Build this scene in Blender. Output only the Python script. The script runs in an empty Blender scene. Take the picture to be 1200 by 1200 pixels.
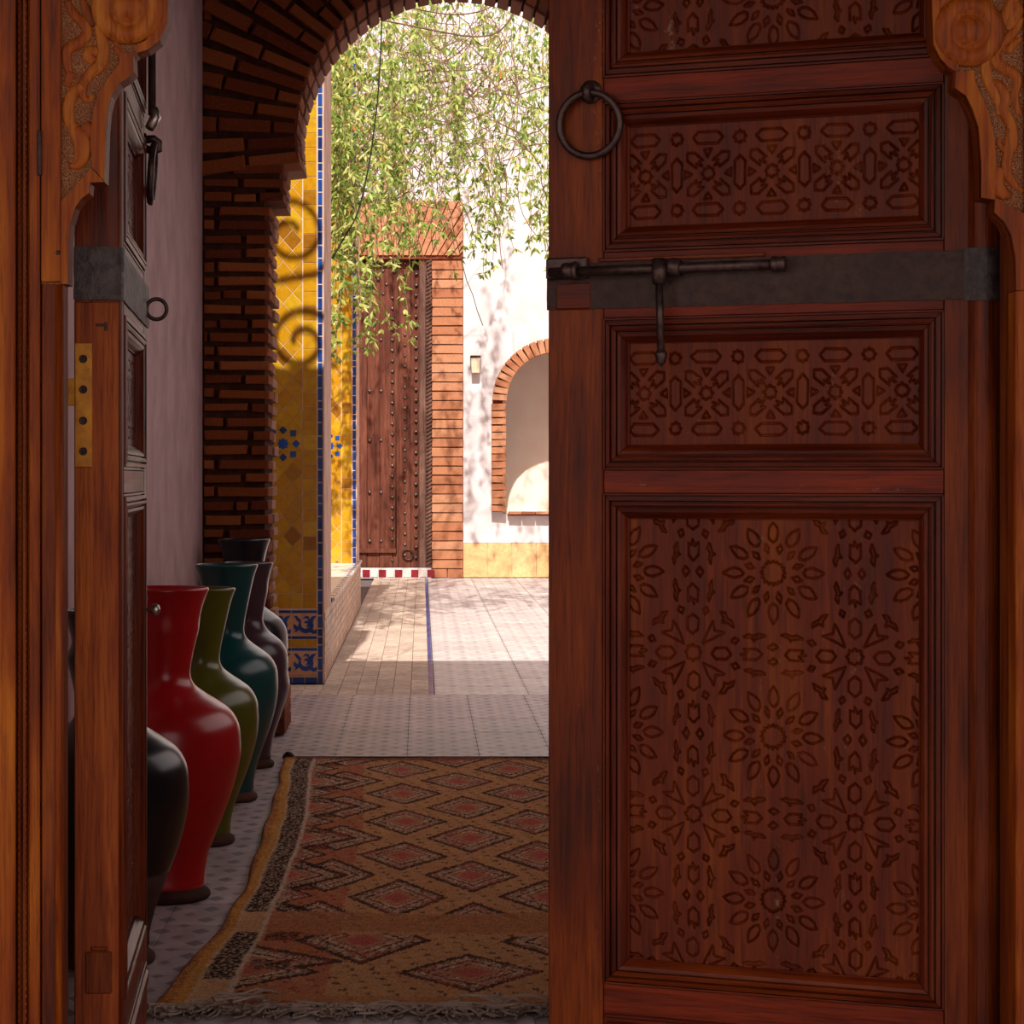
import bpy, bmesh, math, random
import numpy as np
from mathutils import Vector, Matrix
random.seed(7); np.random.seed(7)
PI = math.pi
SC = bpy.context.scene
COL = SC.collection

# ---------------------------------------------------------------- camera, sky, sun, exposure
F = 2700.0; VX, VY, CZ = 494.0, 560.0, 1.15       # vanishing point of the depth axis (px) and eye height (m)
cd = bpy.data.cameras.new('camera'); cam = bpy.data.objects.new('camera', cd); COL.objects.link(cam)
cam.location = (0, 0, CZ); cam.rotation_euler = (PI/2, 0, 0)
cd.sensor_width = 36; cd.lens = F/1200*36
cd.shift_x = (600-VX)/1200; cd.shift_y = -(600-VY)/1200
cd.clip_start = 0.05; cd.clip_end = 200
SC.camera = cam
wd = bpy.data.worlds.new('sky'); SC.world = wd; wd.use_nodes = True
bg = wd.node_tree.nodes['Background']; bg.inputs[0].default_value = (1.0, 0.88, 0.85, 1); bg.inputs[1].default_value = 1.30
sd = bpy.data.lights.new('sun', 'SUN'); sd.energy = 6.2; sd.angle = math.radians(0.55); sd.color = (1.0, 0.95, 0.88)
sun = bpy.data.objects.new('sun', sd); COL.objects.link(sun)
_el = math.radians(48.6); _d = Vector((0.03, math.cos(_el), -math.sin(_el)))
sun.rotation_euler = _d.to_track_quat('-Z', 'Y').to_euler()
SC.view_settings.view_transform = 'Standard'; SC.view_settings.look = 'None'
SC.view_settings.gamma = 1.0; SC.view_settings.use_curve_mapping = False
SC.view_settings.exposure = 0.0

# ---------------------------------------------------------------- helpers
def hx(s):
    s = s.lstrip('#'); v = [int(s[i:i+2], 16)/255 for i in (0, 2, 4)]
    return tuple((c/12.92 if c <= .04045 else ((c+.055)/1.055)**2.4) for c in v)+(1,)
def link(o, parent=None, mat=None):
    COL.objects.link(o)
    if parent is not None: o.parent = parent
    if mat is not None and o.data is not None and len(o.data.materials) == 0: o.data.materials.append(mat)
    return o
def tag(o, label=None, cat=None, group=None, kind=None):
    if label: o['label'] = label
    if cat: o['category'] = cat
    if group: o['group'] = group
    if kind: o['kind'] = kind
    return o
def empty(name, loc=(0, 0, 0), rz=0, label=None, cat=None, group=None, kind=None):
    o = bpy.data.objects.new(name, None); COL.objects.link(o); o.location = loc; o.rotation_euler = (0, 0, rz)
    o.empty_display_size = .1
    return tag(o, label, cat, group, kind)
class MB:
    """collects geometry of ONE mesh"""
    def __init__(s): s.v = []; s.f = []; s.sm = []
    def add(s, V, Fc, smooth=False):
        b = len(s.v); s.v += [tuple(p) for p in V]; s.f += [tuple(i+b for i in f) for f in Fc]; s.sm += [smooth]*len(Fc)
        return s
    def box(s, x0, x1, y0, y1, z0, z1, ch=0.0, M=None):
        if ch <= 0:
            V = [(x, y, z) for x in (x0, x1) for y in (y0, y1) for z in (z0, z1)]
            Fc = [(0, 1, 3, 2), (4, 6, 7, 5), (0, 4, 5, 1), (2, 3, 7, 6), (0, 2, 6, 4), (1, 5, 7, 3)]
        else:
            V, Fc = chbox(x0, x1, y0, y1, z0, z1, ch)
        if M is not None: V = [tuple(M @ Vector(p)) for p in V]
        return s.add(V, Fc)
    def tube(s, pts, r, n=8, closed=False, sc=(1, 1), smooth=True):
        P = [Vector(p) for p in pts]; m = len(P); V = []; Fc = []
        rr = r if hasattr(r, '__len__') else [r]*m
        up0 = None
        for i, p in enumerate(P):
            if closed: t = P[(i+1) % m]-P[i-1]
            else: t = P[min(i+1, m-1)]-P[max(i-1, 0)]
            t.normalize()
            if up0 is None:
                a = Vector((0, 1, 0)) if abs(t.y) < .9 else Vector((1, 0, 0))
            else: a = up0
            b = t.cross(a).normalized(); a = b.cross(t).normalized(); up0 = a
            for k in range(n):
                an = 2*PI*k/n
                V.append(tuple(p + a*(math.cos(an)*rr[i]*sc[0]) + b*(math.sin(an)*rr[i]*sc[1])))
        for i in range(m if closed else m-1):
            j = (i+1) % m
            for k in range(n):
                Fc.append((i*n+k, i*n+(k+1) % n, j*n+(k+1) % n, j*n+k))
        if not closed:
            Fc.append(tuple(range(n))); Fc.append(tuple(reversed([(m-1)*n+k for k in range(n)])))
        return s.add(V, Fc, smooth)
    def cyl(s, p, q, r, n=16, smooth=True): return s.tube([p, q], r, n, smooth=smooth)
    def lathe(s, prof, n=48, c=(0, 0, 0), smooth=True, axis='Z'):
        V = []; Fc = []; m = len(prof)
        for (r, z) in prof:
            for k in range(n):
                a = 2*PI*k/n
                if axis == 'Z': V.append((c[0]+r*math.cos(a), c[1]+r*math.sin(a), c[2]+z))
                else: V.append((c[0]+r*math.cos(a), c[1]+z, c[2]+r*math.sin(a)))
        for i in range(m-1):
            for k in range(n):
                Fc.append((i*n+k, i*n+(k+1) % n, (i+1)*n+(k+1) % n, (i+1)*n+k))
        Fc.append(tuple(reversed(range(n)))); Fc.append(tuple((m-1)*n+k for k in range(n)))
        return s.add(V, Fc, smooth)
    def prism(s, poly, y0, y1, bev=0.0):
        """polygon in (x,z) extruded along y; front is y0 (towards the camera)"""
        n = len(poly); V = []
        c = (sum(p[0] for p in poly)/n, sum(p[1] for p in poly)/n)
        rings = [(poly, y1), (poly, y0+bev)] if bev > 0 else [(poly, y1), (poly, y0)]
        if bev > 0:
            q = []
            for (x, z) in poly:
                d = math.hypot(x-c[0], z-c[1]) or 1; k = max(0, (d-bev*1.2)/d); q.append((c[0]+(x-c[0])*k, c[1]+(z-c[1])*k))
            rings.append((q, y0))
        for (pl, y) in rings: V += [(x, y, z) for (x, z) in pl]
        m = len(rings); Fc = [tuple(range(n)), tuple(reversed([(m-1)*n+k for k in range(n)]))]
        for i in range(m-1):
            for k in range(n): Fc.append((i*n+k, (i+1)*n+k, (i+1)*n+(k+1) % n, i*n+(k+1) % n))
        return s.add(V, Fc)
    def mesh(s, name, fix=True):
        me = bpy.data.meshes.new(name); me.from_pydata(s.v, [], s.f)
        if fix:
            b = bmesh.new(); b.from_mesh(me); bmesh.ops.recalc_face_normals(b, faces=b.faces); b.to_mesh(me); b.free()
        if any(s.sm): me.polygons.foreach_set('use_smooth', s.sm)
        me.update(); return me
    def build(s, name, mat, parent=None, fix=True, loc=None):
        o = bpy.data.objects.new(name, s.mesh(name, fix))
        if loc: o.location = loc
        return link(o, parent, mat)
def chbox(x0, x1, y0, y1, z0, z1, c):
    V = []; idx = {}
    X = (x0, x1); Y = (y0, y1); Z = (z0, z1); sg = (1, -1)
    for i in (0, 1):
        for j in (0, 1):
            for k in (0, 1):
                for a in range(3):
                    p = [X[i], Y[j], Z[k]]
                    for b, s in ((0, sg[i]), (1, sg[j]), (2, sg[k])):
                        if b != a: p[b] += s*c
                    idx[(i, j, k, a)] = len(V); V.append(tuple(p))
    Fc = []
    def q(a, sd):
        o = [b for b in range(3) if b != a]; r = []
        for (u, w) in ((0, 0), (1, 0), (1, 1), (0, 1)):
            t = [0, 0, 0]; t[a] = sd; t[o[0]] = u; t[o[1]] = w; r.append(idx[(t[0], t[1], t[2], a)])
        return tuple(r)
    for a in range(3):
        for sd in (0, 1): Fc.append(q(a, sd))
    for a in range(3):
        o = [b for b in range(3) if b != a]
        for u in (0, 1):
            for w in (0, 1):
                r = []
                for e, ax in ((0, o[0]), (1, o[0]), (1, o[1]), (0, o[1])):
                    t = [0, 0, 0]; t[a] = e; t[o[0]] = u; t[o[1]] = w; r.append(idx[(t[0], t[1], t[2], ax)])
                Fc.append(tuple(r))
    for i in (0, 1):
        for j in (0, 1):
            for k in (0, 1): Fc.append((idx[(i, j, k, 0)], idx[(i, j, k, 1)], idx[(i, j, k, 2)]))
    return V, Fc
def clip(poly, x0, x1, z0, z1):
    for (ax, lim, keep) in ((0, x0, 1), (0, x1, -1), (1, z0, 1), (1, z1, -1)):
        out = []
        for i in range(len(poly)):
            a = poly[i-1]; b = poly[i]
            ia = (a[ax]-lim)*keep >= 0; ib = (b[ax]-lim)*keep >= 0
            if ia != ib:
                t = (lim-a[ax])/(b[ax]-a[ax]); out.append((a[0]+(b[0]-a[0])*t, a[1]+(b[1]-a[1])*t))
            if ib: out.append(b)
        poly = out
        if len(poly) < 3: return []
    return poly
def area(p): return abs(sum(p[i-1][0]*p[i][1]-p[i][0]*p[i-1][1] for i in range(len(p))))/2
def catmull(pts, n=8):
    P = [pts[0]]+list(pts)+[pts[-1]]; out = []
    for i in range(1, len(P)-2):
        p0, p1, p2, p3 = [np.array(p, float) for p in P[i-1:i+3]]
        for k in range(n):
            t = k/n; out.append(tuple(.5*((2*p1)+(-p0+p2)*t+(2*p0-5*p1+4*p2-p3)*t*t+(-p0+3*p1-3*p2+p3)*t**3)))
    out.append(tuple(pts[-1])); return out

# ---------------------------------------------------------------- materials
class NT:
    def __init__(s, name, rough=.6, metal=0.0, spec=.5):
        s.m = bpy.data.materials.new(name); s.m.use_nodes = True; s.t = s.m.node_tree
        s.p = s.t.nodes['Principled BSDF']; s.p.inputs['Roughness'].default_value = rough
        s.p.inputs['Metallic'].default_value = metal; s.p.inputs['Specular IOR Level'].default_value = spec
    def n(s, typ, **kw):
        nd = s.t.nodes.new(typ)
        for k, v in kw.items():
            if k.startswith('_'): setattr(nd, k[1:], v)
            else: nd.inputs[k.replace('__', ' ')].default_value = v
        return nd
    def l(s, a, b): s.t.links.new(a, b)
    def coords(s, scale=(1, 1, 1), kind='Object', rand=False):
        tc = s.n('ShaderNodeTexCoord'); mp = s.n('ShaderNodeMapping'); s.l(tc.outputs[kind], mp.inputs[0])
        mp.inputs['Scale'].default_value = scale
        if rand:
            oi = s.n('ShaderNodeObjectInfo'); mul = s.n('ShaderNodeMath', _operation='MULTIPLY'); s.l(oi.outputs['Random'], mul.inputs[0]); mul.inputs[1].default_value = 40
            s.l(mul.outputs[0], mp.inputs['Location'])
        return mp.outputs[0]
    def noise(s, vec, scale, detail=4, rough=.55, dist=0.0):
        n = s.n('ShaderNodeTexNoise'); s.l(vec, n.inputs['Vector']); n.inputs['Scale'].default_value = scale
        n.inputs['Detail'].default_value = detail; n.inputs['Roughness'].default_value = rough; n.inputs['Distortion'].default_value = dist
        return n.outputs['Fac']
    def ramp(s, fac, stops, interp='LINEAR'):
        r = s.n('ShaderNodeValToRGB'); e = r.color_ramp.elements; r.color_ramp.interpolation = interp
        while len(e) < len(stops): e.new(.5)
        for i, (p, c) in enumerate(stops): e[i].position = p; e[i].color = c if len(c) == 4 else (*c, 1)
        s.l(fac, r.inputs[0]); return r.outputs[0]
    def mix(s, fac, a, b, typ='MIX'):
        m = s.n('ShaderNodeMix', _data_type='RGBA', _blend_type=typ)
        for sk, v in ((m.inputs[0], fac), (m.inputs[6], a), (m.inputs[7], b)):
            if hasattr(v, 'is_output'): s.l(v, sk)
            else: sk.default_value = v
        return m.outputs[2]
    def math(s, op, a, b=0.0, cl=False):
        m = s.n('ShaderNodeMath', _operation=op, _use_clamp=cl)
        for sk, v in ((m.inputs[0], a), (m.inputs[1], b)):
            if hasattr(v, 'is_output'): s.l(v, sk)
            else: sk.default_value = v
        return m.outputs[0]
    def bump(s, h, dist=.002, strength=1.0):
        b = s.n('ShaderNodeBump', Strength=strength, Distance=dist); s.l(h, b.inputs['Height']); s.l(b.outputs[0], s.p.inputs['Normal'])
    def color(s, c):
        if hasattr(c, 'is_output'): s.l(c, s.p.inputs['Base Color'])
        else: s.p.inputs['Base Color'].default_value = c
    def rough(s, r): s.l(r, s.p.inputs['Roughness'])

def wood(name, dark, mid, light, axis='Z', rough=.42, grain=1.0, bump=.0012, worn=None, rand=True):
    t = NT(name, rough+.06, spec=.17); ax = {'X': (.06, 1, 1), 'Z': (1, 1, .06)}[axis]
    v = t.coords(ax, rand=rand)
    big = t.noise(t.coords((1, 1, .5) if axis == 'Z' else (.5, 1, 1), rand=rand), 4.5, 3)
    g1 = t.noise(v, 38*grain, 6, .62, .6); g2 = t.noise(v, 190*grain, 3, .6)
    f = t.math('ADD', t.math('MULTIPLY', g1, .62), t.math('MULTIPLY', big, .45))
    c = t.ramp(f, [(.33, hx(dark)), (.52, hx(mid)), (.70, hx(light))])
    st = t.ramp(g2, [(.34, (.55, .48, .45)), (.50, (1, 1, 1))])
    c = t.mix(.75, c, st, 'MULTIPLY')
    if worn:
        w = t.ramp(t.noise(v, 14, 8, .72), [(.60, (0, 0, 0)), (.68, (1, 1, 1))])
        sp = t.ramp(t.noise(t.coords((1, 1, 1)), 60, 4, .7), [(.55, (0, 0, 0)), (.62, (1, 1, 1))])
        c = t.mix(t.math('MULTIPLY', w, sp), c, hx(worn))
    t.color(c); t.rough(t.math('ADD', t.math('MULTIPLY', g1, .35), rough-.17))
    t.bump(t.math('ADD', g1, t.math('MULTIPLY', g2, .5)), bump)
    return t.m
M = {}
M['door_v'] = wood('varnished_cedar_upright', '#320f03', '#642404', '#883c0a', 'Z', worn='#8a6a50')
M['door_h'] = wood('varnished_cedar_crosswise', '#3a0e03', '#661e06', '#882e0a', 'X', worn='#8a6a50')
M['panel'] = wood('carved_cedar_panel', '#46160a', '#602006', '#7c380c', 'Z', rough=.48, bump=.0008, worn='#7a563e')
M['mould_v'] = wood('moulding_cedar_upright', '#300c03', '#581c06', '#74300e', 'Z', rough=.38, worn='#9a806c')
M['mould_h'] = wood('moulding_cedar_crosswise', '#300c03', '#581c06', '#74300e', 'X', rough=.38, worn='#9a806c')
M['edge'] = wood('hinge_edge_timber', '#401606', '#84380e', '#a8561a', 'Z', rough=.5, bump=.002)
M['frame'] = wood('oiled_frame_pine', '#461702', '#803604', '#a85c10', 'Z', rough=.5, bump=.002)
M['frame_dark'] = wood('dark_frame_pine', '#300e03', '#642604', '#86400c', 'Z', rough=.5, bump=.002)
M['carving'] = wood('carved_frame_relief', '#4c1c04', '#8c400c', '#b0681e', 'Z', rough=.5, bump=.0015)
def m_ground():
    t = NT('punched_carving_ground', .8); v = t.coords()
    n = t.noise(v, 420, 3, .6); n2 = t.noise(v, 30, 3)
    t.color(t.mix(n2, t.ramp(n, [(.38, hx('#30140a')), (.50, hx('#945224')), (.64, hx('#d0a068'))]), hx('#6e3414')))
    t.bump(n, .004); return t.m
M['ground'] = m_ground()
def m_iron(name, c1, c2, rough=.5, metal=.75, sc=60, b=.0015):
    t = NT(name, rough, metal); v = t.coords(rand=True); n = t.noise(v, sc, 6, .65); n2 = t.noise(v, 9, 3)
    t.color(t.mix(n2, t.ramp(n, [(.35, hx(c1)), (.6, hx(c2))]), hx(c1))); t.rough(t.math('ADD', t.math('MULTIPLY', n, .4), rough-.2)); t.bump(n, b); return t.m
M['iron'] = m_iron('wrought_iron', '#3c2b28', '#6e564e', .42)
M['strap'] = m_iron('hammered_iron_strap', '#28130c', '#543a2e', .55, .4, 45, .004)
M['cap'] = m_iron('bright_iron_strap_end', '#2a201e', '#5c4e4a', .45, .4, 50, .004)
M['brass'] = m_iron('tarnished_brass', '#9a5c10', '#e09a20', .5, .4, 40, .001)
M['steel'] = m_iron('stud_iron', '#5a4c48', '#a89890', .35, .8)
M['satin'] = m_iron('polished_metal', '#a89a90', '#dcd0c4', .3, .9)
def m_plaster(name, c1, c2, rough=.85, b=.003, sc=5):
    t = NT(name, rough, spec=.25); v = t.coords(kind='Object'); n = t.noise(v, sc, 5, .6); n2 = t.noise(v, 90, 3)
    t.color(t.ramp(n, [(.35, hx(c1)), (.62, hx(c2))])); t.bump(t.math('ADD', n, t.math('MULTIPLY', n2, .25)), b); return t.m
M['white'] = m_plaster('lime_plaster', '#ccc2c2', '#dcd4d4')
M['inner'] = m_plaster('corridor_plaster', '#ac8a8a', '#c09c9c')
M['plaster_pink'] = m_plaster('pink_plaster_edge', '#b98f7c', '#d9b7a6')
M['ceil'] = m_plaster('dark_ceiling_boards', '#3a2c26', '#4a3830')
M['floor_joint'] = m_plaster('grey_floor_joint', '#5c5050', '#6c6060')
M['niche'] = m_plaster('bounce_tinted_niche_plaster', '#ecd4c4', '#f0dccc')  # warm tint stands in for bounced light on the shaded white niche
M['street'] = m_plaster('street_ground', '#6a5a50', '#7c6a5e')
def m_brick(name, lo, mid, hi, b=.004, dust=None):
    t = NT(name, .88, spec=.2); oi = t.n('ShaderNodeObjectInfo'); v = t.coords(rand=True); n = t.noise(v, 22, 6, .65); n2 = t.noise(v, 120, 3)
    c = t.ramp(oi.outputs['Random'], [(0, hx(lo)), (.5, hx(mid)), (1, hx(hi))])
    c = t.mix(1.0, c, t.ramp(n, [(.3, (.62, .58, .56)), (.6, (1.05, 1.05, 1.05))]), 'MULTIPLY')
    if dust: c = t.mix(t.math('MULTIPLY', t.ramp(n, [(.62, (0, 0, 0)), (.72, (1, 1, 1))]), .6), c, hx(dust))
    t.color(c); t.bump(t.math('ADD', n, t.math('MULTIPLY', n2, .35)), b); return t.m
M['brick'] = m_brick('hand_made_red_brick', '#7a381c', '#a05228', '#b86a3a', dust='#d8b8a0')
M['brick_bounce'] = m_brick('bounce_tinted_brick', '#b07a64', '#c08c76', '#cc9c88')  # deeper arch lining: courtyard bounce light put into a paler brick colour
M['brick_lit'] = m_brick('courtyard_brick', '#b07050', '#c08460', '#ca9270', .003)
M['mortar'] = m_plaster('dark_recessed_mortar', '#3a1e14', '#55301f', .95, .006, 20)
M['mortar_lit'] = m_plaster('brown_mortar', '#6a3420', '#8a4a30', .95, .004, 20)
def m_glaze(name, stops, rough=.16, coat=.0, b=.0012):
    t = NT(name, rough, spec=.5); oi = t.n('ShaderNodeObjectInfo'); v = t.coords(rand=True); n = t.noise(v, 30, 4)
    c = t.ramp(oi.outputs['Random'], [(i/(len(stops)-1), hx(s)) for i, s in enumerate(stops)])
    c = t.mix(1.0, c, t.ramp(n, [(.3, (.8, .78, .75)), (.6, (1.03, 1.03, 1.03))]), 'MULTIPLY')
    t.color(c); t.bump(n, b); return t.m
M['yellow'] = m_glaze('yellow_glazed_tile', ['#946010', '#c49014', '#bc840e', '#ccA01e', '#c08a10'], .26)
M['blue'] = m_glaze('cobalt_glazed_tile', ['#16285e', '#1c4290', '#2353a4', '#1a2f6c'], .22)
M['red_t'] = m_glaze('dark_red_glazed_tile', ['#6a141c', '#8e2430', '#7c1c28'], .25)
M['cream_t'] = m_glaze('peach_glazed_tile', ['#d8a078', '#dca880'], .3)
M['grout'] = m_plaster('tile_grout', '#e0b898', '#ecc8ac', .9, .001, 30)
M['stone_t'] = m_glaze('honey_stone_tile', ['#dcae74', '#e6be88', '#e0b47c'], .6)
t = NT('bench_mosaic', .45); g_ = t.n('ShaderNodeNewGeometry'); t.color(t.ramp(g_.outputs['Random Per Island'], [(0, hx('#86604c')), (.5, hx('#ac846a')), (1, hx('#c8a48a'))])); M['mosaic'] = t.m
M['ivory'] = m_glaze('white_glazed_tile', ['#d8ccc4', '#e6dcd4'], .35)
def m_pattile(name='patterned_cement_tile', a='#a49292', b_='#bcacac', d1='#766a70', d2='#8e7a78'):
    t = NT(name, .42, spec=.4); tc = t.n('ShaderNodeTexCoord'); sx = t.n('ShaderNodeSeparateXYZ'); t.l(tc.outputs['Object'], sx.inputs[0])
    def fr(o, p, off): return t.math('ABSOLUTE', t.math('SUBTRACT', t.math('FRACT', t.math('ADD', t.math('DIVIDE', o, p), off+50)), .5))
    def dia(o, w): return t.math('LESS_THAN', t.math('ADD', fr(sx.outputs[0], .10, o), fr(sx.outputs[1], .15, o)), w)
    n = t.noise(t.coords(rand=True), 9, 5); oi = t.n('ShaderNodeObjectInfo')
    base = t.ramp(n, [(.35, hx(a)), (.62, hx(b_))])
    c = t.mix(dia(0, .25), base, hx(d1)); c = t.mix(dia(.5, .17), c, hx(d2))
    wn = t.n('ShaderNodeTexVoronoi', Scale=1.0); t.l(t.coords((20, 13, 20)), wn.inputs['Vector']); c = t.mix(.55, c, t.ramp(wn.outputs['Color'], [(.2, (.72, .66, .70)), (.8, (1.08, 1.04, 1.04))]), 'MULTIPLY')
    c = t.mix(1.0, c, t.ramp(oi.outputs['Random'], [(0, (.88, .88, .88)), (1, (1.05, 1.05, 1.05))]), 'MULTIPLY')
    t.color(c); t.rough(t.math('ADD', t.math('MULTIPLY', n, .3), .3)); t.bump(n, .001); return t.m
M['cement'] = m_pattile()
M['cement2'] = m_pattile('sunlit_tone_patterned_tile', '#c4b8b4', '#d0c6c0', '#a89e9e', '#bcb0ac')  # cement tile copy, lightened with fainter pattern to paint in the sunlight
M['terracotta'] = m_brick('worn_terracotta_paver', '#b4a090', '#c0aa9a', '#ccb6a4', .002)
M['marble'] = m_brick('pale_courtyard_slab', '#b8aca4', '#c2b6ae', '#c8bcb4', .0015)
def m_ceram(name, c, c2=None, rough=.2):
    t = NT(name, rough+.08, spec=.5); n = t.noise(t.coords(rand=True), 6, 4); t.color(t.mix(n, hx(c), hx(c2 or c))); t.p.inputs['Coat Weight'].default_value = .12; t.p.inputs['Coat Roughness'].default_value = .18
    n2 = t.noise(t.coords(), 3, 2); t.bump(n2, .01, .4); return t.m
M['clay'] = m_brick('unglazed_vase_clay', '#3c221a', '#482a20', '#543428', .002)

# ---------------------------------------------------------------- ground, floor, corridor shell
ARCH_Y0, ARCH_Y1 = 10.2, 10.8
WL, WR = -0.97, 1.34
b = MB(); b.box(-9, 9, -14, 27.2, -.3, -.022)
floor = b.build('floor', M['floor_joint']); tag(floor, 'tiled floor running from the doorway through the arch into the courtyard', 'floor', kind='structure')
def tile_proto(w, d, h, ch, name):
    m = MB(); m.box(-w/2, w/2, -d/2, d/2, -h, 0, ch); return m.mesh(name)
pr = tile_proto(.2985, .2985, .02, .0007, 'tile'); pr.materials.append(M['cement'])
y = 4.12; r = 0
while y < 12.2:
    for i in range(8):
        o = bpy.data.objects.new('tile', pr); o.location = (WL+.15+i*.3+.01, y+.15, random.uniform(-.0006, .0006)); o['r'] = 1
        if o.location.x < WR: link(o, floor)
    y += .3
YB = y
pt = tile_proto(.095, .297, .02, .001, 'paver'); pt.materials.append(M['terracotta'])
y = YB
while y < 26.35:
    for i in range(-3 if y < 12.7 else 0, 6):
        o = bpy.data.objects.new('paver', pt); o.location = (-.545+.05+i*.0972, y+.15, random.uniform(-.001, .001)); link(o, floor)
    y += .30
bl = tile_proto(.028, .12, .02, .002, 'border_tile'); bl.materials.append(M['blue'])
for k in range(115):
    o = bpy.data.objects.new('border_tile', bl); o.location = (.052, YB+.06+k*.123, 0); link(o, floor)
ms = tile_proto(.498, .498, .02, .0012, 'slab'); ms.materials.append(M['cement2'])
y = YB
while y < 26.3:
    for i in range(7):
        o = bpy.data.objects.new('slab', ms); o.location = (.07+.25+i*.5, y+.25, random.uniform(-.0008, .0008)); link(o, floor)
    y += .5
# corridor walls, ceiling, street front wall and an added porch roof shading the door
def wallbox(name, x0, x1, y0, y1, z0, z1, mat, label, cat='wall'):
    w = MB(); w.box(x0, x1, y0, y1, z0, z1); o = w.build(name, mat); return tag(o, label, cat, kind='structure')
wallbox('wall_left', WL-.35, WL, 4.2, ARCH_Y0, -.3, 3.42, M['inner'], 'mauve-grey plastered corridor wall behind the row of tall vases')
b = MB(); b.box(WR, WR+.35, 4.2, 5.6, -.3, 3.42); b.box(WR, WR+.35, 9.5, ARCH_Y0, -.3, 3.42); b.box(WR, WR+.35, 5.6, 9.5, -.3, 1.15); b.box(WR, WR+.35, 5.6, 9.5, 3.1, 3.42)  # the unseen gap is added to let sky light onto vases and rug
tag(b.build('wall_right', M['inner']), 'plastered corridor wall hidden behind the right door leaf, with a side opening added to light the corridor', 'wall', kind='structure')
wallbox('ceiling', -1.32, 1.69, 4.2, ARCH_Y1, 3.42, 3.7, M['ceil'], 'dark ceiling over the corridor', 'ceiling')
# front wall around the frame
b = MB()
b.prism([(-4.5, -.3), (-.97, -.3), (-.97, 3.11), (1.33, 3.11), (1.33, -.3), (4.5, -.3), (4.5, 3.95), (-4.5, 3.95)], 3.86, 4.2)
b.box(-1.32, 1.69, 4.2, ARCH_Y1-.02, 3.7, 3.95)
o = b.build('wall_front', M['white']); tag(o, 'plaster wall carrying the carved doorway, roofed behind', 'wall', kind='structure')
b = MB(); b.box(-4.5, 4.5, .75, 3.86, 3.3, 3.45)  # unseen roof, added to block direct sun from the door leaves
for k in range(12): b.box(-4.3+k*.78, -4.18+k*.78, .7, 3.86, 3.18, 3.3)
tag(b.build('ceiling_sun_block', M['ceil']), 'wooden porch roof added out of view to keep the sun off the doorway', 'ceiling', kind='structure')

# ---------------------------------------------------------------- brick arch wall
ACX, ACZ, AR = .164, 2.666, .708
def archhalf():   # intrados outline, left foot up over to right foot (x,z)
    L = [(-.674, -.02), (-.674, 2.41), (-.608, 2.41), (-.608, 2.54), (ACX-AR+.012, 2.54)]
    a0 = PI - math.asin((2.54-ACZ)/AR)
    n = 48; arc = [(ACX+AR*math.cos(a0-(2*a0-PI)*k/n), ACZ+AR*math.sin(a0-(2*a0-PI)*k/n)) for k in range(n+1)]
    R = [(2*ACX-x, z) for (x, z) in reversed(L[:-1])]
    return L[:-1]+arc+R
core = archhalf()
def grow(p, d):     # push the core opening back so bricks stand proud
    out = []
    for (x, z) in p:
        if z <= 2.55: out.append((x+(-d if x < ACX else d), z+(d if z > 2.3 else 0)))
        else:
            v = Vector((x-ACX, z-ACZ)); v = v*((AR+d)/v.length); out.append((ACX+v.x, ACZ+v.y))
    return out
g = grow(core, .022)
b = MB(); b.prism([(-1.35, -.3), (-1.35, 4.1), (1.72, 4.1), (1.72, -.3)][:1] + [(-1.35, 4.1), (1.72, 4.1), (1.72, -.3)] + [(g[-1][0], -.3)] + list(reversed(g)) + [(g[0][0], -.3)], ARCH_Y0+.03, ARCH_Y1-.03)
wall_arch = b.build('wall_arch', M['mortar']); tag(wall_arch, 'red brick wall with a stepped horseshoe arch between corridor and courtyard', 'wall', kind='structure')
protos = []
for k in range(10):
    m = MB(); m.box(-.5, .5, -.5, .5, -.5, .5, .04); me = m.mesh('brick')
    bm = bmesh.new(); bm.from_mesh(me)
    for v in bm.verts:
        v.co += Vector((random.uniform(-.012, .012), random.uniform(-.03, .03), random.uniform(-.055, .055)))
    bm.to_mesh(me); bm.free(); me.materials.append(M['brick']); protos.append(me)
bounce_protos = []
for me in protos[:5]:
    m_ = me.copy(); m_.materials.clear(); m_.materials.append(M['brick_bounce']); bounce_protos.append(m_)
def brick(cx, cy, cz, sx, sy, sz, rot=0.0, parent=wall_arch, mesh=None, name='brick'):
    o = bpy.data.objects.new(name, mesh or random.choice(protos)); o.location = (cx, cy, cz); o.scale = (sx, sy, sz); o.rotation_euler = (0, rot+(random.uniform(-.02, .02) if parent is wall_arch else 0), 0)
    return link(o, parent)
RNG = random.Random(3)
pitch = .0622
def course(x0, x1, z, skip=None):
    x = x0 - RNG.uniform(0, .12)
    while x < x1-.01:
        L = RNG.choice([.10, .2, .24, .25, .26, .14])
        xa = max(x, x0); xb = min(x+L, x1)
        if x1-xb < .05: xb = x1
        if xb-xa > .025:
            y0 = ARCH_Y0+RNG.uniform(-.008, .010)
            brick((xa+xb)/2, y0+.05, z+RNG.uniform(-.005, .005), xb-xa-.014, .10, pitch*RNG.uniform(.50, .68), RNG.uniform(-.012, .012))
        x = xb if xb == x1 else x+L
ncr = int(2.54/pitch)
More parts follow.
